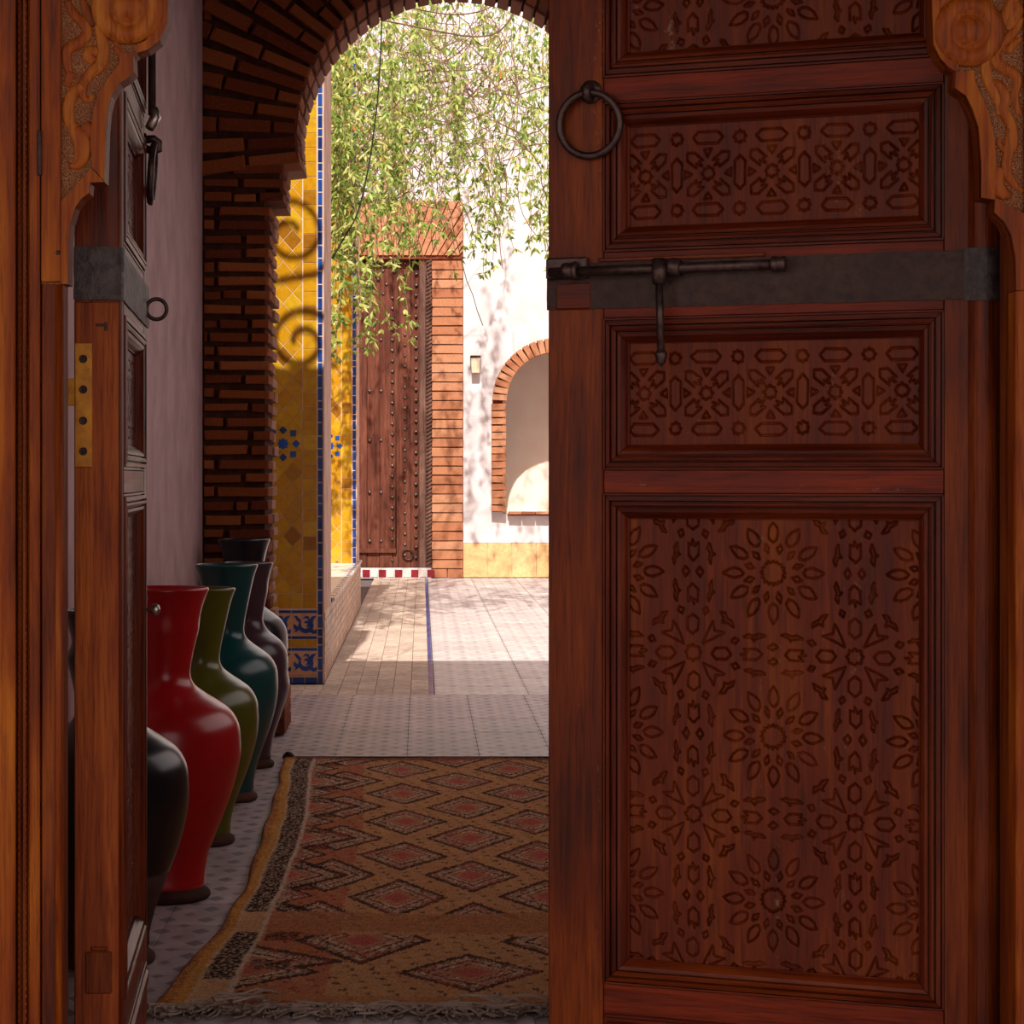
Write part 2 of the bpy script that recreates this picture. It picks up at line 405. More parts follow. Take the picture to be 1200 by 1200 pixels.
for k in range(ncr+1):
    z = .03+k*pitch
    xe = -.674 if z < 2.39 else (-.608 if z < 2.52 else ACX-AR+.015)
    w = RNG.choice([.09, .12, .2, .24]); course(WL+.0, xe-w, z)
    # intrados lining: a header seen from the front and its neighbour deeper in
    dz = RNG.uniform(-.003, .003); w += .006
    w2 = w-.02; brick(xe-w2/2+RNG.uniform(-.006, .006), ARCH_Y0+.14, z+dz, w2, .275, pitch*.62); brick(xe-w2/2+RNG.uniform(-.008, .008), ARCH_Y0+.45, z+dz, w2, .29, pitch*.66, mesh=random.choice(bounce_protos))
# upper field: voussoirs and the horizontal courses left of them
VL = .50
nv = 40
a0 = PI+.17
SPAN = PI+.34
for k in range(nv):
    a = a0-SPAN*(k+.5)/nv
    th = SPAN*AR/nv
    r = AR
    first = True
    segs = []
    L1 = RNG.choice([.12, .20, .24, .33]); segs = [L1, .24, RNG.choice([.12, .2]), .24]
    for si, L in enumerate(segs):
        if r > AR+VL-.02: break
        rc = r+L/2; sz = SPAN*rc/nv*.66
        x, z = ACX+rc*math.cos(a), ACZ+rc*math.sin(a)
        if z < 3.62 and x < WR:
            y0 = ARCH_Y0+RNG.uniform(-.008, .008)
            brick(x, y0+(.14 if first else .05), z, L-.012, .275 if first else .10, min(sz, .056+.02*(r-AR)), -a)
            if first: brick(ACX+(AR+.06)*math.cos(a), ARCH_Y0+.45, ACZ+(AR+.06)*math.sin(a), .12, .29, th*.78, -a, mesh=random.choice(bounce_protos))
        r += L; first = False
for k in range(ncr+1, int(4.1/pitch)):
    z = .03+k*pitch
    if z > 3.5: break
    d = (AR+VL)**2-(z-ACZ)**2
    xe = ACX-(AR+VL+.02) if d < 0 else ACX-math.sqrt(d)-.01
    if z > 3.3: xe = -.45+(z-3.3)
    if xe > WL+.03: course(WL, xe, z)
# fill wedge bricks between tilted fan and courses
for k in range(0):
    a = PI-.42-.11*k; rc = AR+VL+.22
    x, z = ACX+rc*math.cos(a), ACZ+rc*math.sin(a)
    if z < 3.6 and x > WL+.05: brick(x, ARCH_Y0+.075, z, .22, .09, .048, -a)
# right-hand side of the wall (behind the open door leaf): joined
m = MB()
for k in range(ncr+9):
    z = .03+k*pitch; xe = 2*ACX+.674 if z < 2.39 else (2*ACX+.608 if z < 2.52 else ACX+AR+.03)
    m.box(xe, min(xe+.25, WR), ARCH_Y0-.004, ARCH_Y1-.01, z-pitch*.35, z+pitch*.35, .003)
    if xe+.26 < WR: m.box(xe+.26, WR, ARCH_Y0, ARCH_Y0+.1, z-pitch*.35, z+pitch*.35, .003)
tag(m.build('brick_courses', M['brick'], wall_arch), kind='stuff')
# roof slab edge above (its shadow falls on the courtyard floor)
b = MB(); b.add([(x, y, z) for x in (-3.2, 3.4) for (y, z) in ((ARCH_Y1-.5, 3.95), (ARCH_Y1-.5, 4.12), (ARCH_Y1+.02+(.12 if x > 0 else -.06), 4.12), (ARCH_Y1+.02+(.12 if x > 0 else -.06), 3.95))], [(0, 1, 2, 3), (4, 7, 6, 5), (0, 4, 5, 1), (1, 5, 6, 2), (2, 6, 7, 3), (3, 7, 4, 0)])
b.box(-3.2, -1.35, ARCH_Y0+.03, ARCH_Y1-.1, -.3, 3.95); b.box(1.72, 3.4, ARCH_Y0+.03, ARCH_Y1-.1, -.3, 3.95)
tag(b.build('trim_1', M['white']), 'roof coping of the passage, above the picture', 'coping', kind='structure')
# brick plinth at the foot of the jamb
pl = empty('brick_plinth', (-.635, 10.3, 0), 0, 'low brown brick plinth at the foot of the arch beside the vases', 'plinth')
for k in range(3):
    for j in range(2):
        o = brick(-.022, .06+j*.24-.1+.1, .04+k*.062, .10, .23, .056, parent=pl)

# ---------------------------------------------------------------- tiled pillars
def tile_obj(poly, y, mat, parent, name='tile', th=.003, bev=.0008):
    m = MB(); m.prism(poly, y-th, y+.004, bev); return m.build(name, mat, parent, fix=True)
def shrink(poly, d):
    n = len(poly); c = (sum(p[0] for p in poly)/n, sum(p[1] for p in poly)/n); out = []
    # inset by edge offsetting for convex polygons
    A = sum(poly[i-1][0]*poly[i][1]-poly[i][0]*poly[i-1][1] for i in range(n))
    sgn = 1 if A > 0 else -1
    for i in range(n):
        p0, p1, p2 = poly[i-1], poly[i], poly[(i+1) % n]
        e1 = Vector((p1[0]-p0[0], p1[1]-p0[1])); e2 = Vector((p2[0]-p1[0], p2[1]-p1[1]))
        if e1.length < 1e-6 or e2.length < 1e-6: return poly
        e1.normalize(); e2.normalize(); n1 = Vector((-e1.y, e1.x))*sgn; n2 = Vector((-e2.y, e2.x))*sgn
        bs = n1+n2
        if bs.length < .2: return poly
        bs.normalize(); k = d/max(.35, bs.dot(n1)); out.append((p1[0]+bs.x*k, p1[1]+bs.y*k))
    return out
def pillar(name, y, xr, xc, zbot, ztop, q, label, depth, ornaments, motif_z, xleft):
    """front face at y; xr right edge, xc centre axis; q tile size"""
    root = empty(name, (xc, y, 0), 0, label, 'pillar')
    X = lambda v: v-xc
    m = MB(); m.box(X(xleft), X(xr)+.0, 0, depth, 0 if ornaments else zbot-.02, ztop)
    m.build('core', M['grout'], root)
    e = MB(); e.box(X(xr), X(xr)+.006, -.006, depth, zbot if not ornaments else 0, ztop); e.build('plaster_edge', M['plaster_pink'], root)
    bw = q*.36
    xb = xr-bw-.002; xs = xb-.003-q
    G = .0036
    # blue edge strip
    z = zbot if not ornaments else 0.0; k = 0
    while z < ztop:
        h = q*.88*random.choice([1, 1, .62, 1.05])
        tile_obj([(X(xb)+G/2, z+G), (X(xr)-G, z+G), (X(xr)-G, min(z+h, ztop)), (X(xb)+G/2, min(z+h, ztop))], 0, M['blue'], root, 'border_tile'); z += h+G
    # square columns
    z = zbot
    while z < ztop-.01:
        z1 = min(z+q*1.04, ztop)
        for x0 in (xs,):
            tile_obj([(X(x0), z+G), (X(x0)+q-G, z+G), (X(x0)+q-G, z1), (X(x0), z1)], 0, M['yellow'], root)
        z = z1
    # diagonal field
    x0, x1 = 2*xc-xs+G, xs-G
    if x0 > x1: x0, x1 = x1, x0
    x0 = max(x0, xleft)
    hd = q*.7071*.97; hv = q*.7071*1.08
    zb = zbot+(q*1.04 if ornaments else 0)
    mots = motif_z
    nr = int((ztop-zb)/hv)+2
    for r in range(-1, nr):
        for c in range(-8, 9):
            if (r+c) % 2: continue
            cx, cz = xc+c*hd, zb+.03+r*hv
            if any(abs(cz-mz)/hv+abs(cx-xc)/hd < 2.9 and abs(cz-mz) < hv*1.9 and abs(cx-xc) < hd*1.9 for mz in mots): continue
            p = clip([(cx-hd, cz), (cx, cz-hv), (cx+hd, cz), (cx, cz+hv)], x0, x1, zb+G, ztop)
            if len(p) < 3 or area(p) < 1.2e-4: continue
            p = shrink(p, G*.5)
            tile_obj([(X(a), d) for a, d in p], 0, M['yellow'], root)
    for mz in mots:
        p0 = [(x0, 0), (x1, 0)]
        base = clip([(xc-hd*2, mz-hv*2), (xc+hd*2, mz-hv*2), (xc+hd*2, mz+hv*2), (xc-hd*2, mz+hv*2)], x0, x1, 0, 9)
        s = q/.077
        bq = clip([(-hd*2.2, mz-hv*3), (hd*2.2, mz-hv*3), (hd*2.2, mz+hv*3), (-hd*2.2, mz+hv*3)], X(x0), X(x1), 0, 9)
        tile_obj(bq, 0, M['yellow'], root, 'tile', th=.0015, bev=0)
        pass; st = [((.034 if i % 2 == 0 else .025)*s*math.cos(PI/8*i), mz+(.034 if i % 2 == 0 else .025)*s*math.sin(PI/8*i)) for i in range(16)]
        tile_obj([(a+0, d) for a, d in st], -.001, M['blue'], root, 'star_tile')
        for i in range(8):
            a = PI/4*i; R = .072*s if i % 2 == 0 else .079*s; cx, cz = R*math.cos(a), mz+R*1.05*math.sin(a); w = .022*s
            pol = [(cx+w*math.cos(PI/2*j+(0 if i % 2 == 0 else PI/4))*1.05, cz+w*math.sin(PI/2*j+(0 if i % 2 == 0 else PI/4))*1.05) for j in range(4)]
            if abs(cx) < (x1-xc): tile_obj(pol, -.001, M['blue'], root, 'small_tile', bev=0)
            a2 = a+PI/8; R2 = .05*s; pol = [(R2*math.cos(a2)+.014*s*math.cos(a2+2.09*j), mz+R2*math.sin(a2)+.014*s*math.sin(a2+2.09*j)) for j in range(3)]
            tile_obj(pol, 0, M['yellow'], root, 'small_tile', bev=0)
    if ornaments:
        # row of squares under the field
        x = x0
        while x < x1-.02:
            tile_obj([(X(x), zbot+G), (X(min(x+q-G, x1)), zbot+G), (X(min(x+q-G, x1)), zb), (X(x), zb)], 0, M['yellow'], root); x += q
        zt = zbot; w = .146
        def row(z0, h, mat, ww, nm='border_tile'):
            x = xb-G
            while x > xleft+.01:
                xa = max(x-ww+G, xleft); tile_obj([(X(xa), z0), (X(x), z0), (X(x), z0+h-G), (X(xa), z0+h-G)], 0, mat, root, nm); x -= ww
        def orn(z0):
            x = xb-G
            while x > xleft+.03:
                xa = max(x-w+G, xleft)
                if x-xa < .1: break
                t = tile_obj([(X(xa), z0), (X(x), z0), (X(x), z0+.121), (X(xa), z0+.121)], 0, M['cream_t'], root, 'painted_tile')
                cx, cz = X((xa+x)/2)+.008, z0+.058; mm = MB()
                def crescent(c, r, wd, a0, a1, n=14):
                    out = []; inn = []
                    for i in range(n+1):
                        a = a0+(a1-a0)*i/n; ww_ = wd*math.sin(PI*i/n)**.7+.001
                        out.append((c[0]+(r+ww_/2)*math.cos(a), c[1]+(r+ww_/2)*math.sin(a))); inn.append((c[0]+(r-ww_/2)*math.cos(a), c[1]+(r-ww_/2)*math.sin(a)))
                    for i in range(n): mm.prism([out[i], out[i+1], inn[i+1], inn[i]], -.0046, -.0028)
                crescent((cx, cz), .034, .026, PI*.75, PI*2.45)
                crescent((cx+.004, cz+.004), .013, .016, -PI*.6, PI*.9)
                for pol in ([(cx+.02, cz+.03), (cx+.035, cz+.048), (cx+.062, cz+.052), (cx+.045, cz+.030), (cx+.040, cz+.008), (cx+.03, cz+.01)],
                            [(cx-.022, cz+.022), (cx-.05, cz+.052), (cx-.066, cz+.050), (cx-.052, cz+.028), (cx-.036, cz+.012)],
                            [(cx-.03, cz-.02), (cx-.066, cz+.008), (cx-.068, cz-.018), (cx-.055, cz-.028), (cx-.066, cz-.045), (cx-.045, cz-.035)],
                            [(cx+.03, cz-.02), (cx+.05, cz-.03), (cx+.064, cz-.022), (cx+.063, cz-.048), (cx+.04, cz-.05), (cx+.018, cz-.036)],
                            [(cx-.02, cz+.03), (cx, cz+.052), (cx+.02, cz+.046), (cx+.02, cz+.034), (cx, cz+.038)]):
                    mm.prism(pol, -.0045, -.0028)
                mm.build('scroll', M['blue'], t)
                x -= w
        z = 0.0
        row(z, .037, M['blue'], .07); z = .040
        row(z, .016, M['cream_t'], .146); z += .018
        orn(z); z += .124
        row(z, .019, M['blue'], .146); z += .021
        row(z, .043, M['yellow'], .073); z += .045
        row(z, .019, M['blue'], .146); z += .021
        orn(z); z += .124
        row(z, .019, M['blue'], .146)
    return root
pillar('tiled_pillar', 12.9, -.5520, -.775, .418, 3.95, .0775, 'near pillar of yellow glazed tiles with blue star and scroll tiles at its foot', 1.0, True, (1.341,), -1.02)
pillar('tiled_pillar', 19.5, -.552, -.775, .425, 5.2, .087, 'far yellow tiled pillar standing on the bench end, partly behind the vine', .7, False, (1.42,), -1.02)

# ---------------------------------------------------------------- bench
bench = empty('tiled_bench', (-.8, 13.95, 0), 0, 'long low masonry bench with mosaic side between the two yellow pillars', 'bench')
b = MB(); b.box(-.45, .25, 0, 6.6, 0, .40); b.build('body', M['grout'], bench)
b = MB(); b.box(-.45, .225, -.0, 6.6, .40, .42, .004); b.build('seat_slab', M['ivory'], bench)
et = MB(); et.box(-.012, .012, -.06, .06, -.012, .012, .002); et = et.mesh('edge_tile'); et.materials.append(M['blue'])
b = MB(); b.box(-.022, .022, -.07, .07, -.011, .011, .002); et2 = b.mesh('edge_tile'); et2.materials.append(M['ivory'])
for k in range(46):
    o = bpy.data.objects.new('edge_tile', et2 if k % 2 else et); o.location = (.247 if not k % 2 else .249, .075+k*.142, .41); link(o, bench)
m = MB()
for r_ in range(8):
    y = -1.04 + (r_ % 2)*.04
    while y < 6.55:
        m.box(.249, .258, y, y+.071, .006+r_*.049, .006+r_*.049+.045, .0015); y += .075
mo = m.build('mosaic', M['mosaic'], bench); mo['kind'] = 'stuff'

# ---------------------------------------------------------------- far courtyard wall with door opening and niche
FY = 26.45
def px(x, y, s=102.0): return ((x-VX)/s, CZ+(VY-y)/s)
b = MB()
NX, NZ, NR = 1.53, 2.03, .60
arc = [(NX-NR*math.cos(PI*k/24), NZ+NR*math.sin(PI*k/24)) for k in range(25)]
DX0, DX1, DZ = -.93, .12, 4.30
b.prism([(-4, -.3), (DX0, -.3), (DX0, DZ), (DX1, DZ), (DX1, -.3), (NX, -.3), (NX, .74), (NX-NR, .74)]+arc[:13]+[(NX, 9.0), (-4, 9.0)], FY, FY+.35)
b.prism([(NX, -.3), (5, -.3), (5, 9.0), (NX, 9.0)]+list(arc[12:])+[(NX+NR, .74), (NX, .74)], FY, FY+.35)
nb = MB(); nb.box(NX-NR-.1, NX+NR+.1, FY+.98, FY+1.1, .6, 3.2); nb.box(NX-NR-.02, NX-NR, FY+.2, FY+1.0, .6, 2.1); nb.box(NX-NR-.1, NX+NR+.1, FY+.35, FY+1., .6, .738)
b.box(NX-NR-.12, NX-NR, FY+.35, FY+1.4, .6, 3.2); b.box(NX+NR, NX+NR+.12, FY+.35, FY+1.4, .6, 3.2)
b.box(NX-NR-.12, NX+NR+.12, FY+.35, FY+1.4, 3.0, 3.2); b.box(NX-NR-.12, NX+NR+.12, FY+.02, FY+1.4, .6, .735)
b.box(-1.2, .3, FY+.35, FY+.5, -.3, 5)
wb = b.build('wall_back', M['white']); nb.build('niche_lining', M['niche'], wb); tag(wb, 'white sunlit courtyard wall with brick-edged door and arched niche', 'wall', kind='structure')
lit = []
for k in range(6):
    m = MB(); m.box(-.5, .5, -.5, .5, -.5, .5, .03); me = m.mesh('brick')
    for v in me.vertices: v.co += Vector((random.uniform(-.006, .006), random.uniform(-.03, .03), random.uniform(-.03, .03)))
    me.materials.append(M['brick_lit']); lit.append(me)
def lbrick(x, y, z, sx, sy, sz, rot=0): return brick(x, y, z, sx, sy, sz, rot, wb, random.choice(lit))
b = MB(); b.box(.115, .478, FY-.03, FY+.01, 0, 4.3); 
MO = b
z = .055; k = 0
while z < 3.68:
    if (z < .12): lbrick(.205, FY-.035, z, .17, .06, .096); lbrick(.385, FY-.035, z, .17, .06, .096)
    else: lbrick(.296, FY-.035+random.uniform(-.003, .003), z, .35+random.uniform(-.006, .006), .07, .094)
    z += .107
# flat arch of splayed bricks over the door
for k in range(34):
    a = math.radians(36+k*3.4); a2 = math.radians(36+(k+1)*3.4-.55); fx, fz = -.38, 2.75
    p = clip([(fx, fz), (fx+4*math.cos(a), fz+4*math.sin(a)), (fx+4*math.cos(a2), fz+4*math.sin(a2))], -1.3, .47, 3.70, 4.32)
    if len(p) > 2 and area(p) > .002:
        q_ = MB(); q_.prism(p, FY-.066+random.uniform(-.004, .004), FY-.01, .002); q_.build('brick', M['brick_lit'], wb)
MO.box(-1.3, .468, FY-.045, FY+.01, 3.66, 4.32)
# niche surround
z = .80
MO2 = []
while z < NZ:
    lbrick(NX-NR-.045, FY-.02, z, .165, .09+.10, .070+random.uniform(-.004, .004), random.uniform(-.03, .03)); lbrick(NX+NR+.045, FY-.02, z, .165, .19, .072); z += .083
for k in range(25):
    a = PI*(k+.5)/25; rc = NR+.035
    lbrick(NX-rc*math.cos(a), FY-.02, NZ+rc*math.sin(a), .165, .19, .066, a)
MO.box(NX-NR-.11, NX-NR-.0, FY-.06, FY+.05, .76, NZ)
arc2 = [(NX-(NR+.10)*math.cos(PI*k/24), NZ+(NR+.10)*math.sin(PI*k/24)) for k in range(25)]; arc1 = [(NX-(NR-.0)*math.cos(PI*k/24), NZ+(NR)*math.sin(PI*k/24)) for k in range(25)]
for k in range(24): MO.prism([arc2[k], arc2[k+1], arc1[k+1], arc1[k]], FY-.06, FY+.05)
MO.box(.985, NX+NR+.1, FY-.05, FY+.1, .715, .74)
MO.build('mortar', M['mortar_lit'], wb)
for k in range(9):
    lbrick(1.07+k*.155, FY-.02, .75, .145, .2, .03)
# dado of honey stone tiles, white ledge above
dm = MB(); dm.box(-.138, .138, -.012, .012, -.195, .195, .003); dm = dm.mesh('dado_tile'); dm.materials.append(M['stone_t'])
for k in range(14):
    o = bpy.data.objects.new('dado_tile', dm); o.location = (.475+.14+k*.28, FY-.012, .205); link(o, wb)
b = MB(); b.box(.475, 5, FY-.02, FY+.01, .402, .42, .003); b.build('dado_ledge', M['white'], wb)
# checker step under the door
st = empty('door_step', (-.35, FY-.1, 0), 0, 'low step edged with dark red and white tiles below the studded door', 'step')
b = MB(); b.box(-.62, .46, 0, .12, 0, .118); b.build('body', M['white'], st)
m1 = MB(); m1.box(-.042, .042, -.008, .004, -.042, .042, .002); m1 = m1.mesh('tile'); m1.materials.append(M['red_t'])
m2 = m1.copy(); m2.materials.clear(); m2.materials.append(M['ivory'])
for k in range(12):
    o = bpy.data.objects.new('tile', m1 if k % 2 else m2); o.location = (-.56+k*.0925, -.001, .057); link(o, st)

# ---------------------------------------------------------------- studded door in the far wall
wd_far = wood('weathered_door_planks', '#2e1610', '#643628', '#804c3a', 'Z', rough=.7, bump=.004)
wd_far2 = wood('weathered_frame_timber', '#382420', '#66483e', '#846456', 'Z', rough=.75, bump=.004)
sdr = empty('studded_door', (-.38, FY, 0.12), 0, 'tall weathered wooden door covered in iron studs across the courtyard', 'door')
X = lambda p: (p-VX)/102.0+.38
Zp = lambda p: CZ+(VY-p)/102.0-.12
pb = [415, 437, 452, 467, 481, 490]
for i in range(-3, 5):
    x0 = X(390) if i < 0 else 0
xs_ = [X(v) for v in (385, 400, 415, 430, 445, 460, 467.5, 481, 491)]
for i in range(len(xs_)-1):
    b = MB(); b.box(xs_[i]+.001, xs_[i+1]-.001, .05+(.012 if i % 2 else 0), .11, 0.0, 3.55, .003); b.build('plank', wd_far, sdr)
b = MB(); b.box(X(491), X(499), -.02, .12, 0, 3.7, .006); b.build('jamb_post', wd_far2, sdr)
# rope-carved strip
m = MB(); m.box(X(499), X(506.5), -.03, .1, 0, 3.75, .003)
zz = .05
for zz in np.arange(.04, 3.7, .045):
    m.tube([(X(499.5), -.035, zz-.015), (X(506), -.035, zz+.03)], .009, 5)
m.build('rope_moulding', wd_far2, sdr)
b = MB(); b.box(X(385), X(499), -.02, .12, Zp(262), Zp(236), .006); b.box(X(385), X(499), -.05, .1, Zp(240), Zp(236), .004)
b.tube([(X(462)+.09*math.cos(a), -.03, Zp(252)+.05*math.sin(a)) for a in np.linspace(-2, 3.6, 14)], .010, 6); b.build('head_band', wd_far2, sdr)
b = MB(); b.box(X(385), X(499), .02, .1, Zp(236), 4.15, .004); b.build('transom', wd_far, sdr)
# wicket moulding
arcp = [(X(463), .03, Zp(346))]+[(X(463)-t*.48, .03, Zp(346)+.28*math.sin(t*PI/2)**.8) for t in np.linspace(0, 1, 10)]
b = MB(); b.tube(arcp, .022, 6); b.cyl((X(464), .04, Zp(350)), (X(464), .04, Zp(647)), .012, 6); b.box(X(400), X(464), .02, .06, Zp(648), Zp(643), .004); b.build('wicket_moulding', wd_far, sdr)
m = MB()
def stud(x, z, r=.021):
    m.lathe([(r, 0), (r*.9, -.006), (r*.6, -.014), (r*.2, -.018), (.001, -.0185)], 8, (x, .05, z), axis='Y')
for row in np.arange(345, 655, 12.3):
    stud(X(459.5), Zp(row+4)); stud(X(474.5), Zp(row-2)); stud(X(487.5), Zp(row+1))
for row in np.arange(308, 345, 13): stud(X(474.5), Zp(row)); stud(X(488), Zp(row))
for row in (398, 458, 516, 577, 634): stud(X(433), Zp(row)); stud(X(446.5), Zp(row)); stud(X(420), Zp(row))
for (a_, c_) in ((432, 310), (443, 310), (453, 309), (464, 310), (449, 317), (462, 318), (443, 327), (453, 333), (441, 322), (449, 344), (431, 336), (421, 330)): stud(X(a_), Zp(c_))
s_ = m.build('studs', M['steel'], sdr); s_['kind'] = 'stuff'
b = MB(); b.tube([(X(478)+.06*math.cos(a), .035, Zp(650)+.06*math.sin(a)) for a in np.linspace(0, 2*PI, 17)[:-1]], .009, 5, closed=True); b.build('ring', M['iron'], sdr)

# sconce on the white wall
la = empty('wall_lamp', (.618, FY, 2.44), 0, 'small pale box-shaped lamp on the white courtyard wall left of the niche', 'lamp')
b = MB(); b.prism([(-.045, -.09), (.045, -.09), (.055, .10), (-.055, .10)], -.11, -.012, .004); b.build('shade', m_plaster('lamp_parchment', '#c8b89c', '#d8c8ac'), la)
b = MB(); b.box(-.06, .06, -.12, 0, .085, .11, .004); b.box(-.03, .03, -.012, 0, -.05, .05); b.build('mount', M['strap'], la)

# side wall of the courtyard, behind pillars
wallbox('wall_court_left', -1.7, -1.3, ARCH_Y1, FY, -.3, 5.6, M['plaster_pink'], 'plaster wall along the left side of the courtyard')
wallbox('wall_court_right', 4.2, 4.6, ARCH_Y1, FY, -.3, 6.5, M['white'], 'plaster wall along the right side of the courtyard, out of view')
# ---------------------------------------------------------------- carved relief panels (height fields)
def star(cx, cy, r1, r2, n, ph=0.0): return [(cx+(r1 if i % 2 == 0 else r2)*math.cos(ph+PI*i/n), cy+(r1 if i % 2 == 0 else r2)*math.sin(ph+PI*i/n)) for i in range(2*n)]
def rt(pts, cx, cy, a): return [(cx+x*math.cos(a)-y*math.sin(a), cy+x*math.sin(a)+y*math.cos(a)) for x, y in pts]
def hexa(L, W, t=.7): return [(-L, 0), (-L+W*t, W), (L-W*t, W), (L, 0), (L-W*t, -W), (-L+W*t, -W)]
def leafp(L, W): return [(-L, 0), (-L*.45, W*.75), (L*.15, W), (L*.7, W*.72), (L, 0), (L*.7, -W*.72), (L*.15, -W), (-L*.45, -W*.75)]
def arrow(L, W): return [(-L, W*.1), (-L*.5, W*.35), (-L*.7, W), (L*.5, W), (L, 0), (L*.5, -W), (-L*.7, -W), (-L*.35, -W*.3)]
def dart(L, W): return [(-L*.5, 0), (-L, W), (0, W*.55), (L, 0), (0, -W*.55), (-L, -W)]
def diam(L, W): return [(-L, 0), (0, W), (L, 0), (0, -W)]
def yshape(L, W): return [(-L, -W*.2), (-L*.3, W*.3), (-L*.1, W*1.6), (W*.3, W*.7), (L, W*.1), (L*.5, -W*.8), (0, -W*.3), (-L*.6, -W)]
def pat_strip(u0, u1, z0, z1, uc, zc):
    S = []; p = .118
    for k in range(-6, 7):
        c = uc+k*p
        S += [star(c, zc, .0125, .0095, 8), star(c+p/2, zc+.065, .0115, .0088, 8), star(c+p/2, zc-.065, .0115, .0088, 8)]
        for sx in (1, -1):
            for sz in (1, -1): S.append(rt(arrow(.018, .0095), c+sx*.0255, zc+sz*.027, math.atan2(sz*.9, sx)))
        for a in range(4): S.append(rt([(-.006, 0), (.006, .007), (.006, -.007)], c+.037*math.cos(a*PI/2), zc+.039*math.sin(a*PI/2), a*PI/2))
        S.append(rt(hexa(.031, .0095, 1.1), c+p/2, zc, PI/2))
        for s in (1, -1): S.append(rt(hexa(.028, .0105, .9), c, zc+s*.066, 0))
    return S
def pat_rosettes(u0, u1, z0, z1, uc, zc):
    S = []; P = .296
    for i in range(-2, 3):
        for j in range(-3, 4):
            cx, cz = uc+i*P, zc+j*P
            S.append(star(cx, cz, .0225, .0185, 16))
            for k in range(12):
                a = PI/6*k
                S.append(rt(diam(.009, .0045), cx+.045*math.cos(a+PI/12), cz+.045*math.sin(a+PI/12), a+PI/12))
                S.append(rt(leafp(.0185, .0092), cx+.073*math.cos(a), cz+.073*math.sin(a), a+PI))
            sx, sz = cx+P/2, cz+P/2
            S.append(star(sx, sz, .0155, .012, 8))
            for k in range(4):
                a = PI/2*k
                S.append(rt(hexa(.018, .0105, .8), sx+.052*math.cos(a), sz+.052*math.sin(a), a))
                S.append(rt(dart(.021, .015), sx+.046*math.cos(a+PI/4), sz+.046*math.sin(a+PI/4), a+PI/4+PI))
                S.append(rt(yshape(.018, .006), sx+.088*math.cos(a+PI/4), sz+.088*math.sin(a+PI/4), a+PI/4+PI/2))
                for s in (1, -1):
                    aa = a+s*.29; S.append(rt(diam(.007, .0055), sx+.081*math.cos(aa), sz+.081*math.sin(aa), aa))
            for (ex, ez, ra) in ((cx+P/2, cz, 0), (cx, cz+P/2, PI/2)):
                def T(x, y): return (ex+x*math.cos(ra)-y*math.sin(ra), ez+x*math.sin(ra)+y*math.cos(ra))
                for s in (1, -1):
                    c = T(s*.013, 0); S.append(rt(diam(.006, .009), c[0], c[1], ra))
                    c = T(0, s*.040); S.append(rt(arrow(.019, .0095), c[0], c[1], ra+s*PI/2*(-1)))
                    for q in (1, -1):
                        c = T(s*.032, q*.034); S.append(rt(yshape(.019, .0048), c[0], c[1], ra+PI/2+(s*q)*.12))
    return S
def relief(u0, u1, z0, z1, shapes, res=.00135, depth=.0085, wid=.0013, jitter=.0009, seed=0):
    rs = np.random.RandomState(seed)
    nx = int((u1-u0)/res)+1; nz = int((z1-z0)/res)+1
    xs = np.linspace(u0, u1, nx); zs = np.linspace(z0, z1, nz); H = np.zeros((nz, nx)); dx = xs[1]-xs[0]; dz = zs[1]-zs[0]
    for S in shapes:
        P = np.array(S)+rs.uniform(-jitter, jitter, (len(S), 2)); P += rs.uniform(-.0008, .0008, 2)
        lo = P.min(0)-.006; hi = P.max(0)+.006
        if hi[0] < u0+.004 or lo[0] > u1-.004 or hi[1] < z0+.004 or lo[1] > z1-.004: continue
        i0 = max(0, int((lo[0]-u0)/dx)); i1 = min(nx, int((hi[0]-u0)/dx)+2); j0 = max(0, int((lo[1]-z0)/dz)); j1 = min(nz, int((hi[1]-z0)/dz)+2)
        if i1 <= i0 or j1 <= j0: continue
        GX, GZ = np.meshgrid(xs[i0:i1], zs[j0:j1]); D = np.full(GX.shape, 9.); ins = np.zeros(GX.shape, bool)
        for k in range(len(P)):
            a, b_ = P[k-1], P[k]; e = b_-a; L = (e@e)+1e-12
            t = np.clip(((GX-a[0])*e[0]+(GZ-a[1])*e[1])/L, 0, 1)
            D = np.minimum(D, np.hypot(GX-a[0]-t*e[0], GZ-a[1]-t*e[1]))
            c = ((a[1] > GZ) != (b_[1] > GZ)) & (GX < (b_[0]-a[0])*(GZ-a[1])/(b_[1]-a[1]+1e-12)+a[0]); ins ^= c
        dd = depth*rs.uniform(.7, 1.15)
        h = -dd*np.exp(-(D/wid)**2)
        h = np.where(ins, np.minimum(h, -.0004-.0011*np.clip(1-D/.003, 0, 1)), h)
        H[j0:j1, i0:i1] = np.minimum(H[j0:j1, i0:i1], h)
    return xs, zs, H
